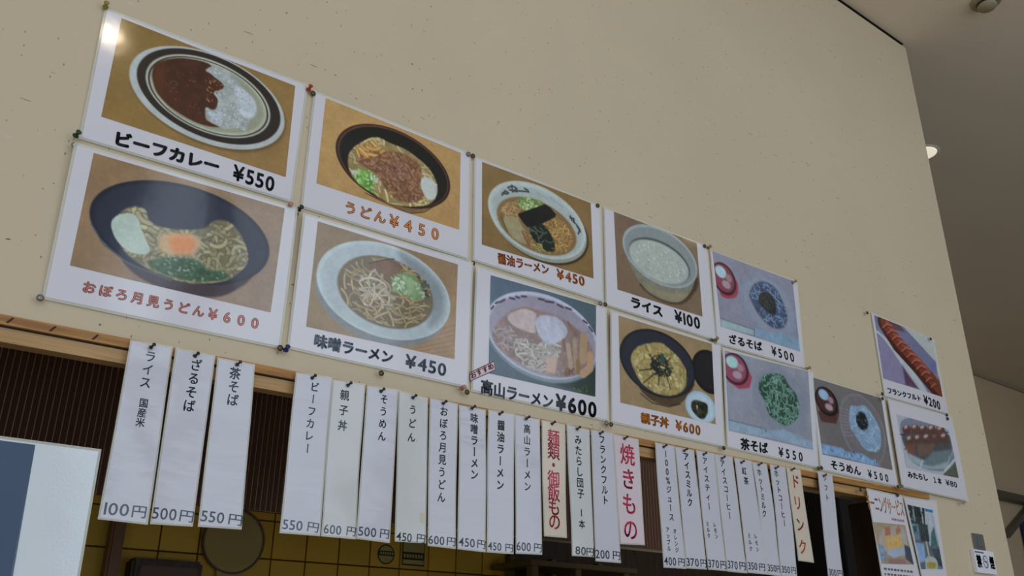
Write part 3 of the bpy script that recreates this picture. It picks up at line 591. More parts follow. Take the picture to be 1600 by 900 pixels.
80,84]],["mot",0.04,4,1],["poly",[[0.529,0.887],[1.009,0.675],[1.016,1.0],[0.631,0.962]],[44,56,54],0.04,0],["spk",[[0.762,0.93],[0.923,0.89],[0.921,0.964],
[0.787,0.996]],12,0.03,[[60,90,52]],2],["ell",0.5,0.52,0.525,0.435,[118,132,142],0.02],["ell",0.495,0.481,0.525,0.437,[176,178,198],0.008],["ell",0.5,0.493,
0.505,0.408,[140,134,150],0.025],["poly",[[0.014,0.603],[0.123,0.373],[0.308,0.241],[0.498,0.229],[0.693,0.258],[0.905,0.374],[0.99,0.56],[0.953,0.734],
[0.71,0.87],[0.529,0.873],[0.242,0.82],[0.073,0.726]],[128,108,104],0.03,0.15],["nood",[[0.014,0.547],[0.183,0.468],[0.305,0.633],[0.181,0.78],[0.061,0.701]],
26,0.18,0.014,[158,146,148],[118,102,104],4],["nood",[[0.17,0.586],[0.494,0.55],[0.676,0.499],[0.634,0.715],[0.49,0.883],[0.278,0.838]],90,0.15,0.017,[176,
172,168],[122,112,108],5],["poly",[[0.135,0.384],[0.296,0.248],[0.428,0.265],[0.397,0.391],[0.425,0.498],[0.208,0.475]],[172,156,156],0.015,0.08],["poly",
[[0.393,0.349],[0.472,0.263],[0.641,0.252],[0.725,0.367],[0.677,0.484],[0.52,0.587],[0.432,0.482]],[164,166,182],0.015,0.1],["st",[[0.184,0.319],[0.308,
0.241],[0.434,0.249]],0.014,[140,104,96]],["st",[[0.719,0.28],[0.797,0.391]],0.03,[120,92,76]],["st",[[0.722,0.53],[0.752,0.742]],0.06,[160,138,118]],["st",
[[0.783,0.454],[0.805,0.743]],0.06,[150,128,108]],["st",[[0.878,0.397],[0.867,0.638]],0.1,[160,134,104]],["st",[[0.942,0.573],[0.94,0.708],[0.871,0.785]],
0.09,[166,136,108]],["st",[[0.819,0.666],[0.824,0.782]],0.05,[134,104,72]],["st",[[0.677,0.484],[0.688,0.584]],0.04,[110,90,80]],["spk",[[0.685,0.774],
[0.805,0.743],[0.79,0.835],[0.684,0.862]],20,0.03,[[120,84,70],[80,66,58]],4],["spk",[[0.607,0.809],[0.711,0.782],[0.71,0.855],[0.619,0.879]],14,0.03,[[128,
132,124]],4],["poly",[[0.518,0.703],[0.622,0.675],[0.606,0.853],[0.516,0.862]],[176,150,138],0.03,0],["st",[[0.015,0.35],[0.033,0.316]],0.02,[58,56,72]],
["st",[[0.051,0.282],[0.075,0.26]],0.02,[58,56,72]],["st",[[0.087,0.259],[0.13,0.217]],0.02,[58,56,72]],["st",[[0.173,0.186],[0.216,0.184]],0.02,[58,56,
72]],["st",[[0.228,0.154],[0.259,0.159]],0.02,[58,56,72]],["st",[[0.278,0.135],[0.322,0.124]],0.02,[58,56,72]],["st",[[0.436,0.11],[0.487,0.108]],0.02,
[58,56,72]],["st",[[0.5,0.119],[0.577,0.105]],0.02,[58,56,72]],["st",[[0.616,0.116],[0.669,0.132]],0.02,[58,56,72]],["st",[[0.695,0.124],[0.748,0.13]],
0.02,[58,56,72]],["st",[[0.868,0.213],[0.908,0.231]],0.02,[58,56,72]],["st",[[0.928,0.263],[0.961,0.306]],0.02,[58,56,72]]]],[["高山ラーメン",[0.8673,1.9851],
[1.0175,1.984],0.0233,[60,66,76],0.034,"",None],["¥600",[1.0231,1.9849],[1.1163,1.9855],0.027,[22,24,28],0.04,"",None]]],["plain rice","plain rice in a pale bowl",
[[1.1536,2.4164],[1.4549,2.4183],[1.4583,2.2014],[1.1483,2.205]],[[[1.1817,2.4134],[1.4212,2.4148],[1.4205,2.2471],[1.1808,2.2455]],[["bg",[112,92,76],
[116,98,78]],["mot",0.04,4,1],["poly",[[0.212,0.805],[0.342,0.931],[0.579,0.979],[0.79,0.907],[0.982,0.612],[0.974,0.43]],[70,52,40],0.04,0],["poly",[[0.074,
0.443],[0.214,0.761],[0.343,0.909],[0.56,0.953],[0.748,0.899],[0.89,0.691],[0.963,0.434]],[118,118,104],0.015,0.08],["poly",[[0.271,0.783],[0.403,0.887],
[0.581,0.934],[0.75,0.876],[0.844,0.73],[0.545,0.859]],[136,128,104],0.05,0],["ell",0.531,0.37,0.446,0.384,[150,160,162],0.008],["ell",0.531,0.378,0.425,
0.356,[124,134,136],0.015],["ell",0.515,0.44,0.365,0.275,[66,74,74],0.015],["ell",0.508,0.457,0.356,0.262,[158,166,160],0.02],["spk",[[0.151,0.434],[0.378,
0.216],[0.666,0.224],[0.855,0.429],[0.765,0.646],[0.454,0.693],[0.241,0.597]],140,0.022,[[172,180,174],[145,152,148],[180,186,182]],5]]],[["ライス",[1.2152,
2.2175],[1.3012,2.2167],0.0229,[28,28,34],0.045,"",None],["¥100",[1.336,2.2167],[1.4109,2.2174],0.0252,[28,28,34],0.035,"",None]]],["egg and chicken rice bowl",
"egg rice bowl with black lid and small blue dish",[[1.151,2.1941],[1.459,2.1918],[1.4526,1.9795],[1.1512,1.9819]],[[[1.1715,2.1874],[1.4312,2.1875],[1.4294,
2.0222],[1.1745,2.0222]],[["bg",[144,122,92],[138,118,88]],["mot",0.04,4,1],["ell",0.955,0.37,0.2,0.27,[26,24,28],0.008],["ell",0.965,0.36,0.17,0.23,[34,
32,36],0.03],["poly",[[0.163,0.582],[0.178,0.788],[0.315,0.9],[0.487,0.915],[0.613,0.858],[0.737,0.676],[0.804,0.515]],[74,60,46],0.015,0.1],["st",[[0.201,
0.841],[0.314,0.916],[0.487,0.918],[0.614,0.853]],0.01,[30,26,24]],["ell",0.398,0.437,0.393,0.39,[26,27,33],0.008],["ell",0.398,0.44,0.378,0.37,[42,44,
54],0.02],["poly",[[0.104,0.495],[0.135,0.379],[0.205,0.28],[0.423,0.169],[0.515,0.225],[0.62,0.301],[0.696,0.436],[0.7,0.593],[0.622,0.724],[0.48,0.802],
[0.321,0.793],[0.195,0.708]],[148,134,88],0.02,0.2],["nood",[[0.104,0.495],[0.135,0.379],[0.205,0.28],[0.423,0.169],[0.515,0.225],[0.62,0.301],[0.696,0.436],
[0.7,0.593],[0.622,0.724],[0.48,0.802],[0.321,0.793],[0.195,0.708]],120,0.08,0.03,[164,150,104],[132,116,70],21],["spk",[[0.104,0.495],[0.135,0.379],[0.205,
0.28],[0.423,0.169],[0.515,0.225],[0.62,0.301],[0.696,0.436],[0.7,0.593],[0.622,0.724],[0.48,0.802],[0.321,0.793],[0.195,0.708]],190,0.045,[[168,154,106],
[132,116,70],[176,164,122],[152,128,78]],3],["nood",[[0.304,0.386],[0.428,0.316],[0.544,0.42],[0.536,0.547],[0.411,0.599],[0.307,0.569]],60,0.12,0.012,
[36,44,44],[24,28,28],3],["st",[[0.39,0.498],[0.202,0.578]],0.012,[30,34,34]],["st",[[0.389,0.529],[0.234,0.712]],0.012,[30,34,34]],["st",[[0.401,0.54],
[0.386,0.698]],0.012,[30,34,34]],["st",[[0.469,0.536],[0.513,0.708]],0.012,[30,34,34]],["st",[[0.406,0.462],[0.305,0.37]],0.012,[30,34,34]],["st",[[0.463,
0.414],[0.522,0.333]],0.012,[30,34,34]],["st",[[0.486,0.468],[0.549,0.449]],0.012,[30,34,34]],["st",[[0.695,0.452],[0.69,0.643]],0.012,[30,34,34]],["poly",
[[0.422,0.302],[0.455,0.307],[0.462,0.429],[0.408,0.431]],[50,72,60],0.02,0],["ell",0.836,0.834,0.172,0.19,[150,172,188],0.008],["ell",0.83,0.84,0.15,0.165,
[166,186,200],0.02],["poly",[[0.736,0.786],[0.788,0.757],[0.916,0.769],[0.916,0.88],[0.858,0.982],[0.775,0.948],[0.724,0.868]],[42,46,36],0.02,0.2],["spk",
[[0.736,0.786],[0.788,0.757],[0.916,0.769],[0.916,0.88],[0.858,0.982],[0.775,0.948],[0.724,0.868]],16,0.05,[[62,62,46],[28,32,26]],3],["poly",[[0.784,0.821],
[0.805,0.823],[0.793,0.889]],[190,160,150],0.01,0]]],[["親子丼",[1.2248,1.9935],[1.2982,1.9941],0.0194,[196,118,50],0.02,"",[125,75,40]],["¥600",[1.3154,1.9943],
[1.3842,1.9936],0.0188,[196,118,50],0.02,"",[125,75,40]]]],["zaru soba","dark grey soba noodles beside a red cup",[[1.4622,2.4113],[1.768,2.4184],[1.7556,
2.1991],[1.4576,2.1957]],[[[1.4703,2.4105],[1.7479,2.4139],[1.7435,2.239],[1.4758,2.2378]],[["bg",[134,133,150],[130,133,150]],["mot",0.06,4,2],["poly",
[[0.023,0.451],[0.037,0.59],[0.123,0.598],[0.247,0.527],[0.281,0.334],[0.217,0.246]],[150,62,78],0.02,0.1],["ell",0.105,0.335,0.145,0.215,[62,26,40],0.008],
["ell",0.09999999999999999,0.33,0.12469999999999999,0.18489999999999998,[122,62,78],0.02],["ell",0.075,0.255,0.06525,0.0817,[164,192,204],0.02],["ell",
0.125,0.405,0.050749999999999997,0.05375,[160,140,150],0.02],["ell",0.16499999999999998,0.30500000000000005,0.03625,0.05375,[150,120,130],0.02],["ell",
0.651,0.5,0.36,0.42,[124,134,156],0.03],["ell",0.651,0.5,0.33,0.39,[134,140,158],0.05],["poly",[[0.007,0.89],[0.402,0.896],[0.41,0.967],[0.01,1.001]],[146,
166,172],0.01,0.08],["poly",[[0.419,0.873],[0.602,0.875],[0.764,0.819],[0.996,0.824],[1.008,1.017],[0.905,0.991],[0.652,0.992],[0.409,0.976]],[122,148,
170],0.03,0.08],["st",[[0.007,0.89],[0.402,0.899]],0.012,[96,104,112]],["st",[[0.41,0.893],[0.401,0.978]],0.012,[80,96,110]],["poly",[[0.391,0.423],[0.485,
0.238],[0.616,0.154],[0.767,0.195],[0.842,0.386],[0.885,0.573],[0.803,0.755],[0.642,0.795],[0.512,0.708],[0.424,0.542]],[66,78,104],0.03,0.25],["nood",
[[0.391,0.423],[0.485,0.238],[0.616,0.154],[0.767,0.195],[0.842,0.386],[0.885,0.573],[0.803,0.755],[0.642,0.795],[0.512,0.708],[0.424,0.542]],80,0.12,0.016,
[130,152,184],[44,56,84],3],["poly",[[0.517,0.375],[0.649,0.283],[0.747,0.388],[0.725,0.598],[0.646,0.61],[0.516,0.524]],[40,42,46],0.03,0.2],["nood",[[0.517,
0.375],[0.649,0.283],[0.747,0.388],[0.725,0.598],[0.646,0.61],[0.516,0.524]],26,0.12,0.012,[70,76,72],[24,26,28],7]]],[["ざるそば",[1.4987,2.206],[1.6067,2.2103],
0.0205,[28,28,34],0.03,"",None],["¥500",[1.6356,2.209],[1.7205,2.2086],0.0214,[28,28,34],0.022,"c",None]]],["tea soba","green tea soba noodles beside a red cup",
[[1.4623,2.187],[1.7687,2.1941],[1.7578,1.9766],[1.4603,1.9806]],[[[1.4685,2.1813],[1.7494,2.1911],[1.7421,2.0149],[1.4689,2.0158]],[["bg",[136,138,152],
[132,136,148]],["mot",0.06,4,3],["poly",[[0.019,0.387],[0.137,0.453],[0.259,0.407],[0.299,0.269],[0.247,0.148]],[150,66,84],0.02,0.1],["ell",0.11,0.21,
0.15,0.2,[66,34,46],0.008],["ell",0.105,0.205,0.129,0.17200000000000001,[134,72,94],0.02],["ell",0.08,0.13,0.0675,0.07600000000000001,[158,196,196],0.02],
["ell",0.13,0.28,0.0525,0.05,[160,140,150],0.02],["ell",0.16999999999999998,0.18,0.0375,0.05,[150,120,130],0.02],["ell",0.63,0.48,0.34,0.42,[126,132,146],
0.05],["poly",[[-0.008,0.861],[0.404,0.883],[0.416,0.895],[0.632,0.827],[1.007,0.899],[1.026,0.999],[0.675,0.965],[-0.005,0.985]],[136,156,176],0.02,0.08],
["st",[[-0.008,0.865],[0.405,0.871]],0.01,[90,104,104]],["spk",[[0.317,0.92],[0.432,0.876],[0.428,0.922],[0.327,0.962]],5,0.025,[[50,110,115]],2],["poly",
[[0.362,0.417],[0.382,0.277],[0.468,0.172],[0.67,0.118],[0.742,0.258],[0.833,0.34],[0.855,0.486],[0.833,0.642],[0.678,0.785],[0.556,0.741],[0.463,0.69],
[0.424,0.506]],[46,74,64],0.025,0.25],["nood",[[0.362,0.417],[0.382,0.277],[0.468,0.172],[0.67,0.118],[0.742,0.258],[0.833,0.34],[0.855,0.486],[0.833,0.642],
[0.678,0.785],[0.556,0.741],[0.463,0.69],[0.424,0.506]],120,0.13,0.016,[128,166,150],[34,58,50],4]]],[["茶そば",[1.502,1.9839],[1.5871,1.9852],0.0225,[28,
28,34],0.03,"",None],["¥550",[1.6175,1.9854],[1.706,1.985],0.0192,[28,28,34],0.024,"c",None]]],["somen noodle","white somen noodles beside a dark brown cup",
[[1.7674,2.1879],[2.0639,2.1864],[2.0619,1.9716],[1.7618,1.9744]],[[[1.7739,2.1852],[2.0488,2.1844],[2.0491,2.0104],[1.7764,2.0102]],[["bg",[104,100,102],
[106,100,98]],["mot",0.06,4,4],["poly",[[0.021,0.447],[0.048,0.573],[0.251,0.552],[0.327,0.367],[0.285,0.227]],[80,52,50],0.02,0.1],["ell",0.165,0.28,0.155,
0.19,[28,20,24],0.008],["ell",0.16,0.275,0.1333,0.1634,[66,42,40],0.02],["ell",0.135,0.2,0.06975,0.0722,[140,170,200],0.02],["ell",0.185,0.35000000000000003,
0.05425,0.0475,[160,140,150],0.02],["ell",0.225,0.25,0.03875,0.0475,[150,120,130],0.02],["ell",0.64,0.53,0.33,0.48,[122,120,130],0.02],["ell",0.64,0.53,
0.31,0.46,[108,104,108],0.04],["st",[[0.351,0.315],[0.477,0.328]],0.012,[132,122,136]],["st",[[0.35,0.361],[0.481,0.367]],0.012,[132,122,136]],["st",[[0.349,
0.407],[0.484,0.406]],0.012,[132,122,136]],["st",[[0.348,0.452],[0.488,0.444]],0.012,[132,122,136]],["st",[[0.348,0.498],[0.491,0.483]],0.012,[132,122,
136]],["st",[[0.347,0.543],[0.495,0.522]],0.012,[132,122,136]],["st",[[0.346,0.589],[0.498,0.561]],0.012,[132,122,136]],["st",[[0.345,0.634],[0.502,0.599]],
0.012,[132,122,136]],["st",[[0.345,0.679],[0.505,0.638]],0.012,[132,122,136]],["poly",[[0.006,0.859],[0.282,0.856],[0.34,0.888],[0.568,0.868],[0.818,0.968],
[0.679,0.996],[0.325,0.979],[0.002,0.989]],[120,150,186],0.02,0.15],["spk",[[0.373,0.881],[0.472,0.859],[0.465,0.905],[0.365,0.927]],4,0.03,[[24,34,80]],
2],["spk",[[0.033,0.882],[0.765,0.887],[0.751,0.966],[0.018,0.986]],30,0.035,[[146,172,200],[98,124,160]],4],["poly",[[0.506,0.228],[0.608,0.231],[0.719,
0.17],[0.806,0.257],[0.898,0.423],[0.902,0.642],[0.814,0.801],[0.61,0.814],[0.52,0.668],[0.433,0.522],[0.466,0.377]],[124,148,174],0.02,0.12],["nood",[[0.506,
0.228],[0.608,0.231],[0.719,0.17],[0.806,0.257],[0.898,0.423],[0.902,0.642],[0.814,0.801],[0.61,0.814],[0.52,0.668],[0.433,0.522],[0.466,0.377]],60,0.16,
0.016,[152,178,202],[98,122,150],3],["poly",[[0.576,0.325],[0.684,0.273],[0.748,0.398],[0.713,0.499],[0.621,0.553],[0.551,0.478]],[74,88,96],0.04,0.3],
["nood",[[0.576,0.325],[0.684,0.273],[0.748,0.398],[0.713,0.499],[0.621,0.553],[0.551,0.478]],46,0.13,0.014,[30,38,36],[18,22,22],3]]],[["そうめん",[1.8014,
1.9821],[1.9125,1.9803],0.0202,[28,28,34],0.03,"",None],["¥500",[1.9374,1.9804],[2.0286,1.9796],0.018,[28,28,34],0.024,"c",None]]],["frankfurter","long grilled sausage on a white tray",
[[2.0671,2.4127],[2.3648,2.4077],[2.365,2.1942],[2.0653,2.1915]],[[[2.0792,2.4074],[2.3589,2.4036],[2.3492,2.2399],[2.0744,2.2391]],[["bg",[112,118,146],
[122,116,150]],["poly",[[-0.033,-0.007],[0.403,-0.023],[0.994,0.39],[0.945,0.681],[0.834,0.6],[0.418,0.254],[0.088,0.253]],[104,108,140],0.02,0.05],["poly",
[[0.071,0.004],[0.403,-0.023],[0.5,0.09],[0.25,0.133]],[86,66,76],0.04,0],["poly",[[0.4,-0.059],[1.116,-0.073],[0.982,0.708],[0.972,0.398]],[170,176,174],
0.01,0.04],["poly",[[0.972,0.398],[0.98,0.473],[0.922,0.63],[0.762,0.548]],[96,104,146],0.03,0],["poly",[[-0.084,0.231],[0.07,0.25],[0.426,0.569],[0.796,
1.073],[0.55,0.995],[0.111,0.335],[-0.071,0.262]],[168,176,182],0.01,0.04],["poly",[[-0.061,0.311],[0.102,0.338],[0.569,0.999],[-0.025,1.029]],[128,122,
152],0.01,0.04],["poly",[[0.351,0.688],[0.571,0.989],[0.359,0.999]],[84,62,84],0.06,0],["st",[[0.139,0.086],[0.309,0.351],[0.593,0.605],[0.94,0.954]],0.3,
[66,34,30]],["st",[[0.169,0.064],[0.352,0.317],[0.641,0.551],[0.991,0.9]],0.24,[112,54,40]],["st",[[0.206,0.058],[0.394,0.282],[0.679,0.5],[1.009,0.797]],
0.1,[138,72,56]],["st",[[0.115,0.163],[0.193,0.073],[0.274,0.07]],0.02,[182,96,86]],["st",[[0.124,0.178],[0.201,0.096],[0.274,0.096]],0.016,[70,30,26]],
["st",[[0.18,0.233],[0.259,0.142],[0.341,0.14]],0.02,[182,96,86]],["st",[[0.189,0.248],[0.267,0.165],[0.341,0.166]],0.016,[70,30,26]],["st",[[0.246,0.303],
[0.326,0.213],[0.409,0.21]],0.02,[182,96,86]],["st",[[0.255,0.318],[0.334,0.236],[0.409,0.237]],0.016,[70,30,26]],["st",[[0.313,0.374],[0.394,0.284],[0.478,
0.282]],0.02,[182,96,86]],["st",[[0.322,0.389],[0.402,0.307],[0.478,0.309]],0.016,[70,30,26]],["st",[[0.381,0.446],[0.463,0.356],[0.548,0.355]],0.02,[182,
96,86]],["st",[[0.389,0.461],[0.471,0.379],[0.547,0.381]],0.016,[70,30,26]],["st",[[0.449,0.518],[0.532,0.428],[0.618,0.428]],0.02,[182,96,86]],["st",[[0.458,
0.534],[0.54,0.452],[0.618,0.455]],0.016,[70,30,26]],["st",[[0.518,0.592],[0.602,0.502],[0.689,0.502]],0.02,[182,96,86]],["st",[[0.527,0.607],[0.61,0.526],
[0.689,0.529]],0.016,[70,30,26]],["st",[[0.588,0.666],[0.673,0.576],[0.761,0.577]],0.02,[182,96,86]],["st",[[0.597,0.682],[0.681,0.6],[0.761,0.604]],0.016,
[70,30,26]],["st",[[0.658,0.741],[0.745,0.651],[0.834,0.653]],0.02,[182,96,86]],["st",[[0.667,0.757],[0.753,0.676],[0.833,0.68]],0.016,[70,30,26]],["st",
[[0.73,0.817],[0.817,0.728],[0.908,0.73]],0.02,[182,96,86]],["st",[[0.739,0.833],[0.825,0.752],[0.907,0.757]],0.016,[70,30,26]],["st",[[0.802,0.894],[0.891,
0.805],[0.982,0.807]],0.02,[182,96,86]],["st",[[0.811,0.91],[0.899,0.829],[0.982,0.835]],0.016,[70,30,26]],["st",[[0.864,0.668],[0.965,0.811]],0.1,[96,
60,36]]]],[["フランクフルト",[2.0852,2.2031],[2.2337,2.2078],0.0154,[28,28,34],0.04,"",None],["¥200",[2.2466,2.2049],[2.3252,2.2013],0.0233,[28,28,34],0.035,"",
None]]],["sweet soy dumpling","skewered brown dumplings on an oval plate",[[2.0668,2.1869],[2.3664,2.1893],[2.3683,1.9696],[2.0647,1.9719]],[[[2.0954,2.1517],
[2.3337,2.1501],[2.3391,2.0256],[2.0983,2.0211]],[["bg",[162,166,178],[162,166,174]],["poly",[[0.696,0.992],[0.909,0.685],[1.123,0.538],[1.115,1.034]],
[84,88,78],0.02,0],["poly",[[0.024,0.182],[0.142,0.052],[0.41,-0.077],[0.628,-0.115],[0.886,-0.043],[1.033,0.233],[1.036,0.633],[0.785,0.916],[0.376,0.962],
[0.11,0.861],[0.02,0.525]],[116,122,140],0.015,0],["poly",[[0.048,0.608],[0.235,0.766],[0.567,0.807],[0.97,0.524],[1.029,0.309],[0.798,0.853],[0.38,0.938],
[0.114,0.838]],[140,156,164],0.03,0],["poly",[[0.03,0.341],[0.981,-0.008],[0.995,0.469],[0.763,0.669],[0.407,0.796],[0.139,0.698],[0.034,0.566]],[74,78,
82],0.05,0.1],["poly",[[0.566,0.572],[0.965,0.426],[0.83,0.703],[0.509,0.866],[0.328,0.858]],[98,114,118],0.05,0],["poly",[[0.068,0.249],[0.119,0.174],
[0.197,0.15],[0.231,0.206],[0.217,0.313],[0.141,0.371],[0.07,0.364]],[88,62,58],0.03,0.1],["poly",[[0.099,0.217],[0.146,0.171],[0.185,0.168],[0.168,0.215],
[0.11,0.256]],[178,160,158],0.04,0],["poly",[[0.229,0.195],[0.282,0.117],[0.363,0.093],[0.398,0.149],[0.383,0.259],[0.304,0.319],[0.23,0.312]],[88,62,58],
0.03,0.1],["poly",[[0.261,0.162],[0.309,0.114],[0.351,0.111],[0.333,0.159],[0.272,0.201]],[178,160,158],0.04,0],["poly",[[0.379,0.165],[0.435,0.085],[0.519,
0.06],[0.555,0.118],[0.538,0.229],[0.457,0.291],[0.38,0.283]],[88,62,58],0.03,0.1],["poly",[[0.413,0.131],[0.464,0.082],[0.506,0.079],[0.487,0.128],[0.424,
0.171]],[178,160,158],0.04,0],["poly",[[0.545,0.121],[0.603,0.039],[0.691,0.013],[0.728,0.072],[0.71,0.186],[0.625,0.249],[0.545,0.242]],[88,62,58],0.03,
0.1],["poly",[[0.58,0.086],[0.633,0.036],[0.677,0.032],[0.657,0.083],[0.591,0.127]],[178,160,158],0.04,0],["poly",[[0.726,0.08],[0.787,-0.003],[0.878,-0.031],
[0.917,0.029],[0.897,0.146],[0.808,0.211],[0.726,0.204]],[88,62,58],0.03,0.1],["poly",[[0.763,0.044],[0.818,-0.008],[0.864,-0.011],[0.843,0.04],[0.774,
0.086]],[178,160,158],0.04,0],["poly",[[0.087,0.45],[0.138,0.377],[0.216,0.355],[0.25,0.411],[0.236,0.517],[0.161,0.572],[0.089,0.563]],[88,62,58],0.03,
0.1],["poly",[[0.118,0.419],[0.165,0.374],[0.204,0.372],[0.187,0.419],[0.129,0.457]],[178,160,158],0.04,0],["poly",[[0.245,0.391],[0.298,0.316],[0.379,
0.293],[0.414,0.35],[0.398,0.458],[0.32,0.516],[0.246,0.507]],[88,62,58],0.03,0.1],["poly",[[0.277,0.359],[0.325,0.313],[0.366,0.311],[0.349,0.358],[0.288,
0.398]],[178,160,158],0.04,0],["poly",[[0.417,0.33],[0.473,0.253],[0.557,0.229],[0.594,0.287],[0.577,0.397],[0.495,0.457],[0.418,0.448]],[88,62,58],0.03,
0.1],["poly",[[0.451,0.297],[0.502,0.249],[0.545,0.247],[0.526,0.296],[0.462,0.337]],[178,160,158],0.04,0],["poly",[[0.586,0.279],[0.644,0.2],[0.732,0.175],
[0.769,0.234],[0.751,0.347],[0.665,0.408],[0.586,0.4]],[88,62,58],0.03,0.1],["poly",[[0.621,0.245],[0.674,0.196],[0.718,0.194],[0.698,0.243],[0.632,0.286]],
[120,90,86],0.04,0],["poly",[[0.767,0.217],[0.829,0.135],[0.92,0.109],[0.959,0.169],[0.939,0.285],[0.85,0.348],[0.767,0.34]],[88,62,58],0.03,0.1],["poly",
[[0.804,0.182],[0.86,0.131],[0.906,0.128],[0.885,0.179],[0.816,0.223]],[178,160,158],0.04,0],["poly",[[0.056,0.561],[0.259,0.508],[0.198,0.729],[0.094,
0.708]],[112,74,66],0.05,0],["poly",[[0.282,0.502],[0.649,0.396],[0.566,0.572],[0.308,0.726]],[104,84,72],0.06,0],["st",[[0.002,0.383],[0.088,0.37]],0.02,
[34,30,30]],["st",[[0.909,0.09],[1.033,0.054]],0.012,[40,36,36]],["st",[[0.066,0.625],[0.04,0.654]],0.02,[60,50,40]],["st",[[0.265,0.962],[0.341,0.787]],
0.03,[176,184,190]],["st",[[0.737,0.913],[1.001,0.616]],0.05,[176,180,184]]]],[["みたらし",[2.0997,1.9985],[2.1888,2.0007],0.015,[28,28,34],0.04,"",None],["１本",
[2.21,1.9993],[2.2538,1.9989],0.0162,[28,28,34],0.03,"c",None],["¥80",[2.2712,2.0001],[2.3236,1.9998],0.0148,[40,42,48],0.015,"",None]]],["morning set",
"a breakfast plate under orange lettering",[[1.9168,1.9537],[2.0613,1.9516],[2.0793,1.7755],[1.9247,1.7667]],[[[1.922,1.8793],[2.0528,1.8847],[2.0612,1.798],
[1.9315,1.7917]],[["bg",[150,136,112],[150,128,112]],["mot",0.1,5,7],["poly",[[0.279,0.087],[0.963,0.013],[0.961,0.525],[0.682,0.802],[0.298,0.763],[-0.021,
0.518]],[160,150,140],0.05,0],["poly",[[0.322,0.11],[0.511,0.071],[0.455,0.285],[0.283,0.321]],[156,104,84],0.04,0],["poly",[[0.658,0.141],[0.789,0.025],
[0.822,0.157],[0.649,0.301]],[160,110,84],0.04,0],["poly",[[0.26,0.349],[0.793,0.266],[0.774,0.586],[0.266,0.634]],[188,156,100],0.03,0.08],["poly",[[0.851,
0.048],[0.966,0.256],[0.823,0.531],[0.827,0.264]],[150,156,158],0.04,0],["poly",[[0.299,0.633],[0.808,0.585],[0.868,0.742],[0.408,0.837],[0.232,0.765]],
[150,162,182],0.03,0],["poly",[[-0.021,0.518],[0.157,0.561],[0.192,0.921],[0.0,0.926]],[120,140,160],0.04,0.2],["poly",[[0.83,0.504],[1.016,0.576],[1.002,
1.005],[0.77,0.852]],[66,74,86],0.04,0.2],["poly",[[0.238,0.868],[0.736,0.853],[0.761,1.011],[0.197,1.024]],[140,112,104],0.05,0]]],[["モーニングサービス",[1.9075,
1.9035],[2.0573,1.9024],0.0374,[216,150,104],0.009,"",None]]],["scenery collage","forest, waterfall and soup bowl photos",[[2.0634,1.9496],[2.2101,1.9562],
[2.1963,1.7822],[2.082,1.7757]],[[[2.074,1.9331],[2.1844,1.9308],[2.1827,1.7957],[2.0865,1.7898]],[["bg",[74,86,96],[96,110,124]],["mot",0.25,9,8],["poly",
[[0.665,-0.002],[1.012,-0.006],[0.973,0.614],[0.584,0.626],[0.561,0.298]],[162,168,180],0.01,0.1],["poly",[[0.686,-0.0],[0.998,-0.005],[0.971,0.051],[0.682,
0.053]],[44,110,160],0.01,0.1],["poly",[[0.927,0.294],[0.948,0.615],[0.622,0.643],[0.758,0.407]],[66,100,100],0.03,0.15],["poly",[[-0.0,0.001],[0.667,-0.005],
[0.561,0.298],[-0.036,0.285]],[44,54,58],0.01,0.3],["st",[[0.202,0.022],[0.167,0.241]],0.05,[120,134,134]],["st",[[0.533,0.009],[0.497,0.252]],0.05,[150,
160,160]],["spk",[[0.016,0.007],[0.718,-0.022],[0.57,0.281],[-0.056,0.287]],24,0.03,[[120,130,130],[30,36,38]],3],["poly",[[-0.024,0.3],[0.261,0.299],[0.205,
0.535],[-0.04,0.561]],[96,120,138],0.02,0.2],["poly",[[0.032,0.345],[0.209,0.318],[0.157,0.419],[0.022,0.442]],[50,80,78],0.03,0],["poly",[[0.005,0.593],
[0.347,0.598],[0.281,0.869],[-0.05,0.909]],[130,156,190],0.02,0.1],["st",[[0.468,0.489],[0.466,0.774]],0.05,[170,160,130]],["poly",[[0.304,0.297],[0.661,
0.275],[0.618,0.553],[0.253,0.567]],[54,62,66],0.02,0.3],["poly",[[0.661,0.66],[1.049,0.668],[1.04,0.98],[0.734,0.922]],[60,68,74],0.02,0.3],["poly",[[0.245,
0.851],[0.415,0.784],[0.737,0.807],[0.818,0.902],[0.661,1.079],[0.18,1.076]],[160,164,160],0.01,0],["poly",[[0.286,0.906],[0.464,0.876],[0.742,0.902],[0.657,
0.98],[0.296,0.981]],[150,134,70],0.02,0.2]]],[]]],"strips":[["plain rice","",[[0.3303,1.9565],[0.3826,1.9584],[0.3862,1.736],[0.3299,1.7374]],[["ライス",
[0.3572,1.9399],[0.3565,1.9059],0.0139],["国産米",[0.3584,1.8797],[0.358,1.8552],0.011]],[["100",[0.335,1.7434],[0.3622,1.7437],0.0143],["円",[0.366,1.743],
[0.3821,1.743],0.0145]],[0.3549,1.9503]],["zaru soba","",[[0.3852,1.9572],[0.437,1.9568],[0.439,1.7384],[0.3882,1.7369]],[["ざるそば",[0.4138,1.9391],[0.4129,
1.8853],0.0151]],[["500",[0.3887,1.7436],[0.4174,1.7437],0.014],["円",[0.4212,1.7436],[0.438,1.7429],0.0142]],[0.4105,1.9503]],["tea soba","",[[0.4405,1.9557],
[0.4922,1.9564],[0.5005,1.7403],[0.4452,1.739]],[["茶そば",[0.4662,1.9382],[0.4674,1.9024],0.0155]],[["550",[0.4471,1.746],[0.4763,1.7456],0.0137],["円",[0.4821,
1.7453],[0.4995,1.7445],0.0139]],[0.4668,1.95]],["beef curry","",[[0.5504,1.9565],[0.6056,1.9592],[0.6073,1.7409],[0.5504,1.7402]],[["ビーフカレー",[0.5799,1.9404],
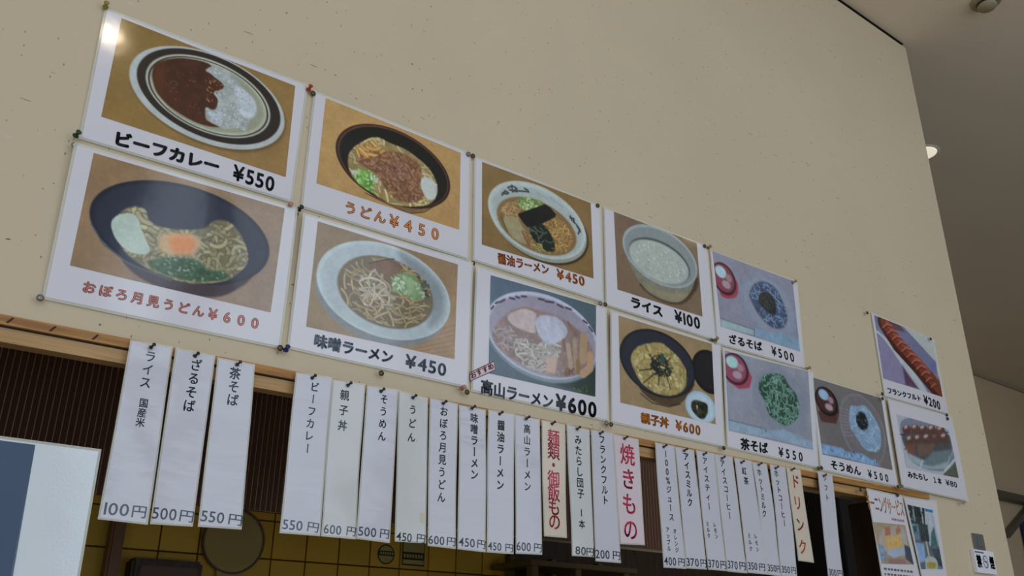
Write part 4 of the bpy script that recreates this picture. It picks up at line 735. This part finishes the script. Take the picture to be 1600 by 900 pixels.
[0.5786,1.8543],0.0132]],[["550",[0.5533,1.7457],[0.5809,1.7456],0.0128],["円",[0.5878,1.7458],[0.6035,1.7447],0.013]],[0.5744,1.952]],["egg and chicken rice bowl",
"",[[0.6063,1.9574],[0.6586,1.9596],[0.6598,1.741],[0.6087,1.741]],[["親子丼",[0.627,1.9373],[0.6278,1.8937],0.0143]],[["600",[0.6115,1.7453],[0.637,1.745],
0.0123],["円",[0.645,1.7456],[0.6586,1.7446],0.0125]],[0.6299,1.9517]],["somen noodle","",[[0.6608,1.9581],[0.7131,1.9609],[0.7135,1.7405],[0.6607,1.7419]],
[["そうめん",[0.6901,1.9422],[0.6901,1.8875],0.0134]],[["500",[0.6632,1.7467],[0.6909,1.7464],0.0126],["円",[0.6969,1.7465],[0.7111,1.7459],0.0128]],[0.6834,
1.9524]],["udon","",[[0.7142,1.9601],[0.7657,1.9584],[0.7728,1.7447],[0.7215,1.7433]],[["うどん",[0.7399,1.9351],[0.74,1.8936],0.0136]],[["450",[0.7234,1.7452],
[0.7484,1.7445],0.0121],["円",[0.7568,1.7452],[0.7706,1.7445],0.0123]],[0.7379,1.9524]],["moon-view egg udon","",[[0.768,1.9588],[0.8194,1.9576],[0.8223,
1.7404],[0.774,1.7412]],[["おぼろ月見うどん",[0.7941,1.9412],[0.7949,1.8123],0.0144]],[["600",[0.7749,1.7444],[0.8018,1.7442],0.0124],["円",[0.8062,1.7446],[0.821,
1.7439],0.0126]],[0.7916,1.9527]],["miso ramen","",[[0.823,1.9572],[0.8743,1.9576],[0.8772,1.7398],[0.8267,1.7407]],[["味噌ラーメン",[0.8521,1.9406],[0.8531,
1.8523],0.0148]],[["450",[0.8285,1.7456],[0.857,1.7452],0.0127],["円",[0.8616,1.7451],[0.876,1.7444],0.0129]],[0.845,1.954]],["soy sauce ramen","",[[0.8768,
1.9581],[0.929,1.9594],[0.9287,1.7407],[0.8784,1.7399]],[["醤油ラーメン",[0.9022,1.9362],[0.9021,1.8424],0.015]],[["450",[0.8803,1.744],[0.9053,1.7437],0.012],
["円",[0.9129,1.7438],[0.9271,1.7434],0.0122]],[0.8983,1.9536]],["local ramen","",[[0.9309,1.9597],[0.9834,1.9596],[0.985,1.7437],[0.9336,1.742]],[["高山ラーメン",
[0.9565,1.9393],[0.9562,1.8463],0.0143]],[["600",[0.9348,1.7473],[0.9622,1.7472],0.0133],["円",[0.9685,1.7474],[0.9837,1.747],0.0135]],[0.9527,1.9547]],
["red noodle and rice heading","R",[[0.9854,1.9589],[1.0366,1.9594],[1.0354,1.773],[0.9879,1.7721]],[["麺類・御飯もの",[1.0103,1.9325],[1.01,1.7967],0.0259]],
[],[1.0066,1.9547]],["sweet soy dumpling","",[[1.0409,1.9611],[1.0927,1.9592],[1.0933,1.7478],[1.0467,1.7466]],[["みたらし団子",[1.0658,1.9374],[1.0684,1.8476],
0.0154],["1本",[1.0681,1.8164],[1.0683,1.798],0.0134]],[["80",[1.0536,1.75],[1.0754,1.7496],0.0129],["円",[1.0768,1.7492],[1.0927,1.7488],0.0131]],[1.0621,
1.9546]],["frankfurter","",[[1.0942,1.9594],[1.146,1.9611],[1.1529,1.7422],[1.0959,1.7415]],[["フランクフルト",[1.1188,1.9452],[1.1219,1.8423],0.0147]],[["200",
[1.0961,1.7465],[1.1272,1.747],0.0141],["円",[1.1344,1.7471],[1.1511,1.7465],0.0144]],[1.1139,1.9543]],["pink grilled food heading","P",[[1.1467,1.9606],
[1.2099,1.9597],[1.212,1.7755],[1.1533,1.7731]],[["焼きもの",[1.1794,1.9278],[1.1793,1.7994],0.0354]],[],[1.1726,1.9544]],["fruit juice","",[[1.2504,1.9597],
[1.3004,1.9598],[1.3095,1.7427],[1.2526,1.7413]],[["100%ジュース",[1.2761,1.9421],[1.2806,1.8293],0.0131],["アップル",[1.268,1.8065],[1.2682,1.7744],0.0089],["オレンジ",
[1.2865,1.8054],[1.2882,1.7732],0.0089]],[["400",[1.2546,1.7462],[1.284,1.7464],0.0139],["円",[1.2897,1.7468],[1.3058,1.7462],0.0141]],[1.2706,1.9534]],
["iced milk","",[[1.3039,1.9603],[1.3558,1.9603],[1.3647,1.7449],[1.3113,1.7438]],[["アイスミルク",[1.3324,1.945],[1.3328,1.8605],0.0146]],[["370",[1.3126,1.7482],
[1.3441,1.7486],0.0142],["円",[1.3486,1.7483],[1.3643,1.7482],0.0144]],[1.3253,1.954]],["iced tea","",[[1.3585,1.9607],[1.4097,1.961],[1.4175,1.7454],[1.3665,
1.745]],[["アイスティー",[1.3805,1.943],[1.3837,1.8591],0.0136],["ミルク",[1.3753,1.8259],[1.3758,1.805],0.0087],["レモン",[1.3946,1.8261],[1.3968,1.8056],0.0088]],
[["370",[1.3678,1.749],[1.3965,1.7491],0.0145],["円",[1.4005,1.7488],[1.4162,1.7486],0.0147]],[1.3779,1.954]],["iced coffee","",[[1.4125,1.9614],[1.4657,
1.963],[1.4758,1.7449],[1.4192,1.7449]],[["アイスコーヒー",[1.4334,1.945],[1.4405,1.8479],0.0138]],[["370",[1.4218,1.7507],[1.4494,1.7501],0.0148],["円",[1.4548,
1.7504],[1.472,1.7498],0.015]],[1.4305,1.9537]],["black tea","",[[1.4684,1.9615],[1.5214,1.9616],[1.5348,1.746],[1.4769,1.7461]],[["紅茶",[1.4945,1.9379],
[1.4974,1.9189],0.014],["ミルク",[1.4905,1.8145],[1.492,1.7904],0.009],["レモン",[1.5094,1.8148],[1.5108,1.7907],0.009]],[["350",[1.4797,1.7525],[1.5057,1.7524],
0.0139],["円",[1.5113,1.7521],[1.5282,1.752],0.0141]],[1.4868,1.9528]],["hot milk","",[[1.5232,1.9605],[1.5713,1.9623],[1.5791,1.745],[1.5362,1.7461]],[["ホットミルク",
[1.5418,1.9412],[1.5438,1.8608],0.0136]],[["350",[1.5389,1.7532],[1.5649,1.753],0.013],["円",[1.5667,1.7526],[1.5765,1.7525],0.0131]],[1.541,1.9556]],["hot coffee",
"",[[1.5774,1.9625],[1.629,1.9632],[1.6271,1.7465],[1.5771,1.7449]],[["ホットコーヒー",[1.5948,1.9452],[1.6018,1.8483],0.0139]],[["350",[1.5805,1.7528],[1.6062,
1.7525],0.0132],["円",[1.6102,1.7527],[1.6242,1.7524],0.0133]],[1.5931,1.9552]],["drinks heading","B",[[1.6333,1.9638],[1.6802,1.9637],[1.6862,1.7775],[1.6354,
1.7784]],[["ドリンク",[1.6579,1.9372],[1.6546,1.8062],0.0282]],[],[1.6468,1.9587]],["soft ice cream","",[[1.7381,1.9676],[1.7899,1.9658],[1.7789,1.7526],[1.7263,
1.7521]],[["ソフト",[1.7604,1.9561],[1.7592,1.9148],0.0126]],[["300",[1.7304,1.7561],[1.7553,1.7556],0.0139],["円",[1.7596,1.7553],[1.7772,1.755],0.014]],[1.7555,
1.9592]]],"pins":[["N","gold",0.2208,2.422],["N","green",0.2197,2.2104],["T","silver",0.2213,2.1972],["T","grey",0.2216,1.9854],["N","red",0.5258,2.4169],
["T","brown",0.534,2.4137],["N","pink",0.5155,2.2048],["N","black",0.5297,2.2041],["T","brown",0.5258,2.1961],["T","brown",0.5249,1.9868],["N","blue",0.5332,
1.9854],["T","brown",0.6841,1.9813],["T","grey",0.8312,2.4137],["T","brown",0.8408,2.4134],["T","grey",0.8273,2.2011],["T","black",0.8427,2.2042],["T",
"brown",0.8346,2.1926],["T","brown",1.1368,2.4115],["T","grey",1.1294,2.2023],["T","brown",1.1423,2.2035],["T","brown",1.1369,2.1914],["N","pink",0.8268,
1.9842],["T","brown",0.8375,1.98],["T","grey",1.1341,1.9772],["T","brown",1.1447,1.9765],["T","brown",1.4445,2.4141],["N","brass",1.4552,2.413],["T","brown",
1.4356,2.1971],["N","brass",1.446,2.1993],["T","brown",1.4425,2.1903],["N","brass",1.7463,2.409],["T","black",1.7427,2.1859],["N","brass",1.7492,2.1983],
["T","black",1.4424,1.9763],["T","brown",1.7444,1.9747],["T","black",1.7568,1.9776],["T","black",2.04,2.191],["T","black",2.0383,2.1791],["T","black",2.0422,
1.9696],["N","brass",2.0479,1.9698],["T","black",2.0358,1.9499],["T","black",2.0397,2.4023],["T","black",2.3333,2.3973],["T","black",2.334,2.1879],["T",
"black",2.3352,2.1779],["N","clear",2.3301,1.9618],["T","black",1.892,1.9461]]}

# ------------------------------------------------------------------ posters
ROWS = [190, 180, 160, 165, 140, 140, 125, 125, 115, 115, 110, 105, 95, 80, 110]
CORN = []
for i, (nm, desc, q, pc, tx) in enumerate(D['posters']):
    low = i in (1, 3, 5, 7, 9)
    base = -0.0022 if not low else -0.0036
    if i >= 12: base = -0.0062
    if i >= 13: base = -0.0085 - 0.001 * (i - 13)
    if i in (12,): base = -0.0085
    sf = Surf(base, 0.0011, 11 + i)
    if low: sf.tz = 0.045; sf.z0 = q[3][1]; sf.b = -0.0022
    cx, cz = q[3][0], q[3][1]
    if i < 13: lab = 'laminated menu poster showing ' + desc
    elif i == 13: lab = 'laminated breakfast poster with orange title at the right end of the lintel'
    else: lab = 'tall laminated poster of forest, waterfall and a soup bowl, beside the breakfast poster'
    t = thing('menu_poster' if i < 14 else 'photo_poster', lab, 'poster', (cx, 0, cz))
    qi = inset(q, 0.0035)
    if i >= 13:   # these two hang on below the frame
        for k, kk in ((2, 1), (3, 0)): q[k] = [q[k][0] + (q[k][0] - q[kk][0]) * .6, q[k][1] + (q[k][1] - q[kk][1]) * .6]
        qi = inset(q, 0.0035)
    frame_sheet('clear_border', q, 0.0035, sf, 0, 0.0006, M_FILM, t)
    sheet('paper', qi, sf, 0, 0.0006, M_PAPER, t, 18, 12)
    pq = [list(p) for p in pc[0]]
    photo(pq, pc[1], sf, 0.00028, ROWS[i], t, 100 + i)
    write(tx, sf, t)
    if i == 5:   # small red sticker printed at the corner of the photo
        s_q = [(0.845, 2.014), (0.891, 2.042), (0.894, 2.029), (0.847, 2.002)]
        flat_mesh('sticker_border', inset(s_q, -0.0012), [(0, 1, 2, 3)], sf, 0.0007, ink((96, 36, 42)), t)
        flat_mesh('sticker_face', inset(s_q, 0.0004), [(0, 1, 2, 3)], sf, 0.0009, ink((190, 180, 184)), t)
        write([['おすすめ', [0.8490, 2.0045], [0.8925, 2.0310], 0.0105, [150, 34, 52], 0.03, '', None]], sf, t, 0.0011)
    if i == 13:
        x0, z0 = pq[3][0], pq[3][1]
        V, F = [], []
        for r in range(4):
            zz = z0 - 0.012 - r * 0.011; xx = x0 + 0.006
            random.seed(r)
            while xx < pq[2][0] - 0.012:
                wd = random.uniform(.004, .012); k = len(V); V += [(xx, zz), (xx + wd, zz), (xx + wd, zz + .0045), (xx, zz + .0045)]; F.append((k, k + 1, k + 2, k + 3)); xx += wd + random.uniform(.002, .006)
        flat_mesh('small_print', V, F, sf, 0.0004, ink((100, 98, 104)), t)
        V, F = [], []
        for r in range(8): k = len(V); xx = pq[1][0] - .052 + r * .0066; zz = pq[1][1] + .006; V += [(xx, zz), (xx + .0045, zz), (xx + .0045, zz + .005), (xx, zz + .005)]; F.append((k, k + 1, k + 2, k + 3))
        flat_mesh('small_print', V, F, sf, 0.0004, ink((160, 110, 112)), t)
    names_c = ['top left', 'top right', 'bottom right', 'bottom left']
    for k in range(4): CORN.append((q[k][0], q[k][1], nm, names_c[k], sf))

# ------------------------------------------------------------------ pins
PC = {'gold': (0.32, 0.24, 0.05, 1), 'brass': (0.36, 0.27, 0.13, 1), 'green': (0.01, 0.06, 0.02, 1), 'red': (0.42, 0.04, 0.02, 1), 'pink': (0.50, 0.22, 0.18, 1), 'blue': (0.02, 0.03, 0.20, 1),
      'black': (0.025, 0.02, 0.02, 1), 'brown': (0.10, 0.075, 0.045, 1), 'grey': (0.22, 0.21, 0.19, 1), 'silver': (0.32, 0.32, 0.29, 1), 'clear': (0.45, 0.42, 0.36, 1)}
seen = set()
random.seed(9)
for kind, col, x, z in D['pins']:
    cs = sorted(CORN, key=lambda c: (c[0] - x) ** 2 + (c[1] - z) ** 2)
    word = 'round thumbtack' if kind == 'T' else 'push pin'
    cands = []
    if (cs[0][0] - x) ** 2 + (cs[0][1] - z) ** 2 > 0.03 ** 2: cands.append('%s %s under the middle of the %s poster' % (col, word, 'miso ramen'))
    for k in range(4): cands.append('%s %s at the %s corner of the %s poster' % (col, word, cs[k][3], cs[k][2]))
    for c_ in cands:
        if c_ not in seen: break
    seen.add(c_)
    yb = -0.0095 if z < 2.22 else -0.0052
    if x > 2.03: yb -= 0.003
    mt = mat('pin_' + col, PC[col], 0.35, metal=0.6 if col in ('brass', 'silver', 'grey', 'brown') else 0.0)
    if kind == 'T':
        t = thing('thumbtack', c_, 'thumbtack', (x, 0, z))
        r = 0.0044
        lathe('head', [(r, 0), (r, 0.0006), (r * .86, 0.0016), (r * .55, 0.0023), (0.0002, 0.0026)], mt, t, n=18, loc=(x, yb, z))
        lathe('needle', [(0.0006, -yb - 0.0002 - 0.006), (0.0006, -yb + 0.0002)], MATS['brushed_metal'], t, n=6, loc=(x, 0, z))
    else:
        t = thing('push_pin', c_, 'push pin', (x, 0, z))
        rot = Matrix.Rotation(random.uniform(-.35, .1), 3, 'X') @ Matrix.Rotation(random.uniform(-.3, .3), 3, 'Z')
        lathe('grip', [(0.0040, 0), (0.0040, 0.0012), (0.0022, 0.0026), (0.0020, 0.0066), (0.0034, 0.0078), (0.0036, 0.0092), (0.0022, 0.0100)], mt, t, n=16, loc=(x, yb, z), rot=rot)
        lathe('needle', [(0.0006, -0.008), (0.0006, -yb + 0.0002)], MATS['brushed_metal'], t, n=6, loc=(x, 0, z))

# ------------------------------------------------------------------ hanging price strips
order = ['leftmost', 'second', 'third', 'fourth', 'fifth', 'sixth', 'seventh', 'eighth', 'ninth', 'tenth', 'eleventh', 'twelfth']
for i, (nm, kind, q, vt, pr, pin) in enumerate(D['strips']):
    sf = Surf(-0.0092 - (0.0012 if i % 2 else 0), 0.0016, 60 + i, 1.9)
    t = thing('price_strip', '', 'price strip', (q[3][0], 0, q[3][1]))
    if 'heading' in nm: lab = {'R': 'cream hanging strip with large red noodle and rice heading', 'P': 'pale pink hanging strip with large red grilled food heading', 'B': 'cream hanging strip with large red drinks heading'}[kind]
    else: lab = 'white hanging price strip for %s at %s yen' % (nm, pr[0][0])
    t['label'] = lab
    frame_sheet('clear_border', q, 0.0022, sf, 0, 0.0006, M_FILM, t, n=16)
    m = {'': M_SPAPER, 'R': M_SPAPERC, 'P': M_SPINK, 'B': M_SPAPERC}[kind]
    if nm in ('sweet soy dumpling', 'udon', 'egg and chicken rice bowl'): m = MATS.get('strip_offwhite') or mat('strip_offwhite', alb((168, 168, 169)), 0.5, coat=0.8, bump=0.6, bscale=13, vary=0.02, stretch=(0.4, 1, 1.6))
    sheet('paper', inset(q, 0.0022), sf, 0, 0.0006, m, t, 6, 24)
    ic = (186, 58, 84) if kind in ('R', 'P') else ((172, 70, 50) if kind == 'B' else ((30, 32, 40) if i > 6 else (54, 62, 78)))
    bold = 0.012 if kind in ('R', 'P') else (0.022 if i in (8, 9, 16) else 0.013)
    V, F = [], []
    for s, a, c, H in vt:
        a = np.array(a); c = np.array(c); n = len(s)
        for k, ch in enumerate(s):
            p0 = a + (c - a) * (k / max(1, n - 1)); co, fs = glyph(ch, bold)
            if iscjk(ch) : p = np.stack([co[:, 0] - .5, co[:, 1] - .38], 1) / .9
            else: p = np.stack([co[:, 0] - (co[:, 0].max() + co[:, 0].min()) / 2, co[:, 1] - .365], 1) / .8
            if ch == 'ー': p = np.stack([-p[:, 1], p[:, 0]], 1)
            sx = 0.92
            P = p0 + p * [H * sx, H]; k0 = len(V); V += list(P); F += [tuple(j + k0 for j in f) for f in fs]
    flat_mesh('lettering', V, F, sf, 0.0004, ink(ic), t)
    if pr:
        ic2 = (40, 44, 54) if i > 5 else (52, 60, 78)
        ch = [[s, a, c, H, list(ic2), 0.006, '', None] for s, a, c, H in pr]
        V, F = [], []
        for c_ in ch:
            for VV, FF, _ in layout(c_): k0 = len(V); V += list(VV); F += [tuple(j + k0 for j in f) for f in FF]
        flat_mesh('price_lettering', V, F, sf, 0.0004, ink(ic2), t)
    if nm == 'udon':
        xx, zz = q[2][0] - .012, q[2][1] + .028
        flat_mesh('tape_stain', [(xx, zz), (xx + .008, zz), (xx + .008, zz + .014), (xx, zz + .014)], [(0, 1, 2, 3)], sf, 0.0003, mat('yellowed_tape', alb((170, 160, 144)), .6), t)
    x, z = pin
    lab = 'small black pin holding the ' + (nm if 'heading' in nm else nm + ' price') + ' strip'
    p = thing('push_pin', lab, 'push pin', (x, 0, z), 'black pins holding the price strips')
    rot = Matrix.Rotation(-0.45, 3, 'X') @ Matrix.Rotation(0.3, 3, 'Z')
    k = 1.0
    lathe('grip', [(0.0026, 0), (0.0026, 0.0012), (0.0015, 0.0022), (0.0015, 0.0058), (0.0026, 0.0072), (0.0016, 0.0086)], mat('pin_black', PC['black'], .4), p, n=12, loc=(x, -0.0125, z), rot=rot)
    lathe('needle', [(0.0005, -0.006), (0.0005, 0.0126)], MATS['brushed_metal'], p, n=6, loc=(x, 0, z))

# ------------------------------------------------------------------ notice board at the left edge
t = thing('notice_board', 'laminated notice with dark blue left part in the lower left corner', 'notice', (0.1, -0.02, 1.0))
sf = Surf(-0.022, 0.0006, 5)
boxes('backing_board', [(-0.10, 0.312, -0.018, -0.010, 1.0, 1.80)], mat('board_grey', (0.4, 0.4, 0.4, 1), 0.8), t)
nq = [(-0.12, 1.8145), (0.3175, 1.8145), (0.3255, 1.20), (-0.12, 1.20)]
frame_sheet('clear_border', nq, 0.003, sf, 0, 0.0008, M_FILM, t)
sheet('paper', inset(nq, 0.003), sf, 0, 0.0008, mat('notice_grey_paper', alb((178, 184, 190)), 0.5, coat=0.9, bump=0.05, bscale=300, vary=0.03, vscale=12), t, 10, 12)
flat_mesh('blue_panel', [(-0.116, 1.8095), (0.2478, 1.8095), (0.2560, 1.60), (0.262, 1.21), (-0.116, 1.21)], [(0, 1, 2, 3, 4)], sf, 0.0006, mat('notice_blue', alb((60, 74, 96)), 0.5, coat=0.9, bump=0.05, bscale=300, vary=0.05, vscale=8), t)

# ------------------------------------------------------------------ switch plate and no smoking card
t = thing('switch_plate', 'brushed metal wall plate above the no smoking card', 'wall plate', (2.39, 0, 1.855))
boxes('plate', [(2.3665, 2.4185, -0.005, 0, 1.8545, 1.894)], mat('satin_steel', (0.30, 0.30, 0.31, 1), 0.45, metal=0.7), t, bevel=0.0012)
boxes('rocker', [(2.382, 2.404, -0.0068, -0.0045, 1.862, 1.886)], mat('satin_steel_dark', (0.24, 0.24, 0.25, 1), 0.5, metal=0.6), t, bevel=0.0008)
t = thing('no_smoking_card', 'small white no smoking card under the metal wall plate', 'sign', (2.39, 0, 1.80))
boxes('card', [(2.344, 2.4415, -0.010, -0.0005, 1.7985, 1.8535)], mat('card_white', alb((186, 186, 196)), 0.5), t, bevel=0.0006)
sf = Surf(-0.0101, 0, 1)
write([['禁', [2.3500, 1.8115], [2.3735, 1.8115], 0.029, [26, 28, 40], 0.04, '', None], ['煙', [2.4130, 1.8115], [2.4360, 1.8115], 0.029, [70, 74, 84], 0.04, '', None]], sf, t, 0.0002)
V, F = [], []
for k in range(28):
    a = k / 28 * 2 * math.pi
    for r in (0.0125, 0.0102): V.append((2.3932 + r * math.cos(a), 1.8260 + r * 1.25 * math.sin(a)))
    F.append((2 * k, (2 * k + 2) % 56, (2 * k + 3) % 56, 2 * k + 1))
k = len(V); V += [(2.3848, 1.8345), (2.3868, 1.8360), (2.4016, 1.8175), (2.3996, 1.8160), (2.386, 1.8250), (2.4005, 1.8250), (2.4005, 1.8275), (2.386, 1.8275)]; F += [(k, k + 1, k + 2, k + 3), (k + 4, k + 5, k + 6, k + 7)]
flat_mesh('no_smoking_symbol', V, F, sf, 0.0002, ink((84, 86, 110)), t)
V, F = [], []
for r in range(7): k = len(V); xx = 2.349 + r * .0062; V += [(xx, 1.8455), (xx + .005, 1.8455), (xx + .005, 1.8490), (xx, 1.8490)]; F.append((k, k + 1, k + 2, k + 3))
flat_mesh('small_print', V, F, sf, 0.0002, ink((60, 62, 70)), t)

# ------------------------------------------------------------------ ceiling fittings and things at the far wall
t = thing('downlight', 'lit round recessed downlight in the ceiling beyond the wall end', 'ceiling light', (3.232, 0.332, CZ))
DN = Matrix.Diagonal((1, 1, -1)); DL = (3.232, 0.332, CZ)
lathe('trim_ring', [(0.064, 0.0005), (0.064, 0.003), (0.057, 0.005), (0.054, 0.002)], mat('ring_white', (0.7, 0.68, 0.6, 1), 0.5), t, n=36, axis='z', rot=DN, loc=DL)
lathe('lens', [(0.054, 0.003), (0.048, 0.006), (0.0005, 0.008)], mat('downlight_lens', (0.8, 0.8, 0.75, 1), 0.4, emit=((1.0, 0.90, 0.72, 1), 0.62)), t, n=36, axis='z', rot=DN, loc=DL)
t = thing('smoke_detector', 'round beige smoke detector on the ceiling at the upper right', 'smoke detector', (2.56, -0.262, CZ))
RX = Matrix.Rotation(math.radians(90), 3, 'X')
for p, dn in zip(FILL_LAMPS, ('above the camera, left lamp', 'above the camera, right lamp', 'above the camera, far left lamp')):
    t_ = thing('downlight', 'unseen round downlight added in the hall ceiling ' + dn, 'ceiling light', (p[0], p[1], CZ))
    lathe('trim_ring', [(0.062, 0.0005), (0.062, 0.003), (0.056, 0.005), (0.053, 0.002)], MATS['ring_white'], t_, n=36, axis='z', rot=DN, loc=(p[0], p[1], CZ))
    lathe('lens', [(0.053, 0.003), (0.0005, 0.006)], MATS['downlight_lens'], t_, n=36, axis='z', rot=DN, loc=(p[0], p[1], CZ))
M_SD = mat('detector_beige', (0.36, 0.31, 0.20, 1), 0.5)
lathe('base', [(0.044, -0.001), (0.044, 0.006), (0.041, 0.009)], M_SD, t, n=32, axis='z', rot=Matrix.Diagonal((1, 1, -1)), loc=(2.556, -0.266, CZ))
lathe('chamber', [(0.028, 0.008), (0.028, 0.022), (0.024, 0.027), (0.0005, 0.028)], M_SD, t, n=28, axis='z', rot=Matrix.Diagonal((1, 1, -1)), loc=(2.556, -0.266, CZ))
lathe('vent_slot', [(0.0285, 0.012), (0.0285, 0.018), (0.027, 0.018), (0.027, 0.012)], M_GAP, t, n=28, axis='z', rot=Matrix.Diagonal((1, 1, -1)), loc=(2.556, -0.266, CZ))
t = thing('wall_bracket', 'grey metal frame bracket with diagonal brace on the far wall', 'bracket', (6.5, 1.65, 2.4))
M_BR = mat('bracket_grey', (0.15, 0.13, 0.10, 1), 0.5)
boxes('top_bar', [(5.7, 7.6, 1.60, 1.672, 2.598, 2.645)], M_BR, t, bevel=0.003)
def bar(name, a, b, w_, m, parent):
    a = Vector(a); b = Vector(b); d = (b - a).normalized(); n_ = Vector((-d.z, 0, d.x)) * w_ / 2; h = Vector((0, w_ / 2, 0))
    V = [p + s * n_ + r * h for p in (a, b) for s in (-1, 1) for r in (-1, 1)]
    return pyd(name, V, [(0, 1, 3, 2), (4, 6, 7, 5), (0, 4, 5, 1), (2, 3, 7, 6), (0, 2, 6, 4), (1, 5, 7, 3)], m, parent)
bar('diagonal_brace', (6.60, 1.64, 2.615), (6.13, 1.64, 2.365), 0.034, M_BR, t)
t = thing('blue_banner', 'blue cloth banner hanging on the far wall at the right edge', 'banner', (6.7, 1.65, 2.49))
V, F = [], []
for i in range(25):
    x = 6.40 + i * 0.025
    for z in (2.50, 2.0): V.append((x + (2.5 - z) * -0.02, 1.655 + 0.006 * math.sin(i * 1.1), z))
    if i: k = 2 * i; F.append((k - 2, k - 1, k + 1, k))
b_ = pyd('cloth', V, F, mat('banner_blue', (0.02, 0.035, 0.22, 1), 0.8), t)
boxes('rod', [(6.38, 7.02, 1.648, 1.660, 2.496, 2.508)], M_BR, t)
bpy.context.view_layer.update()
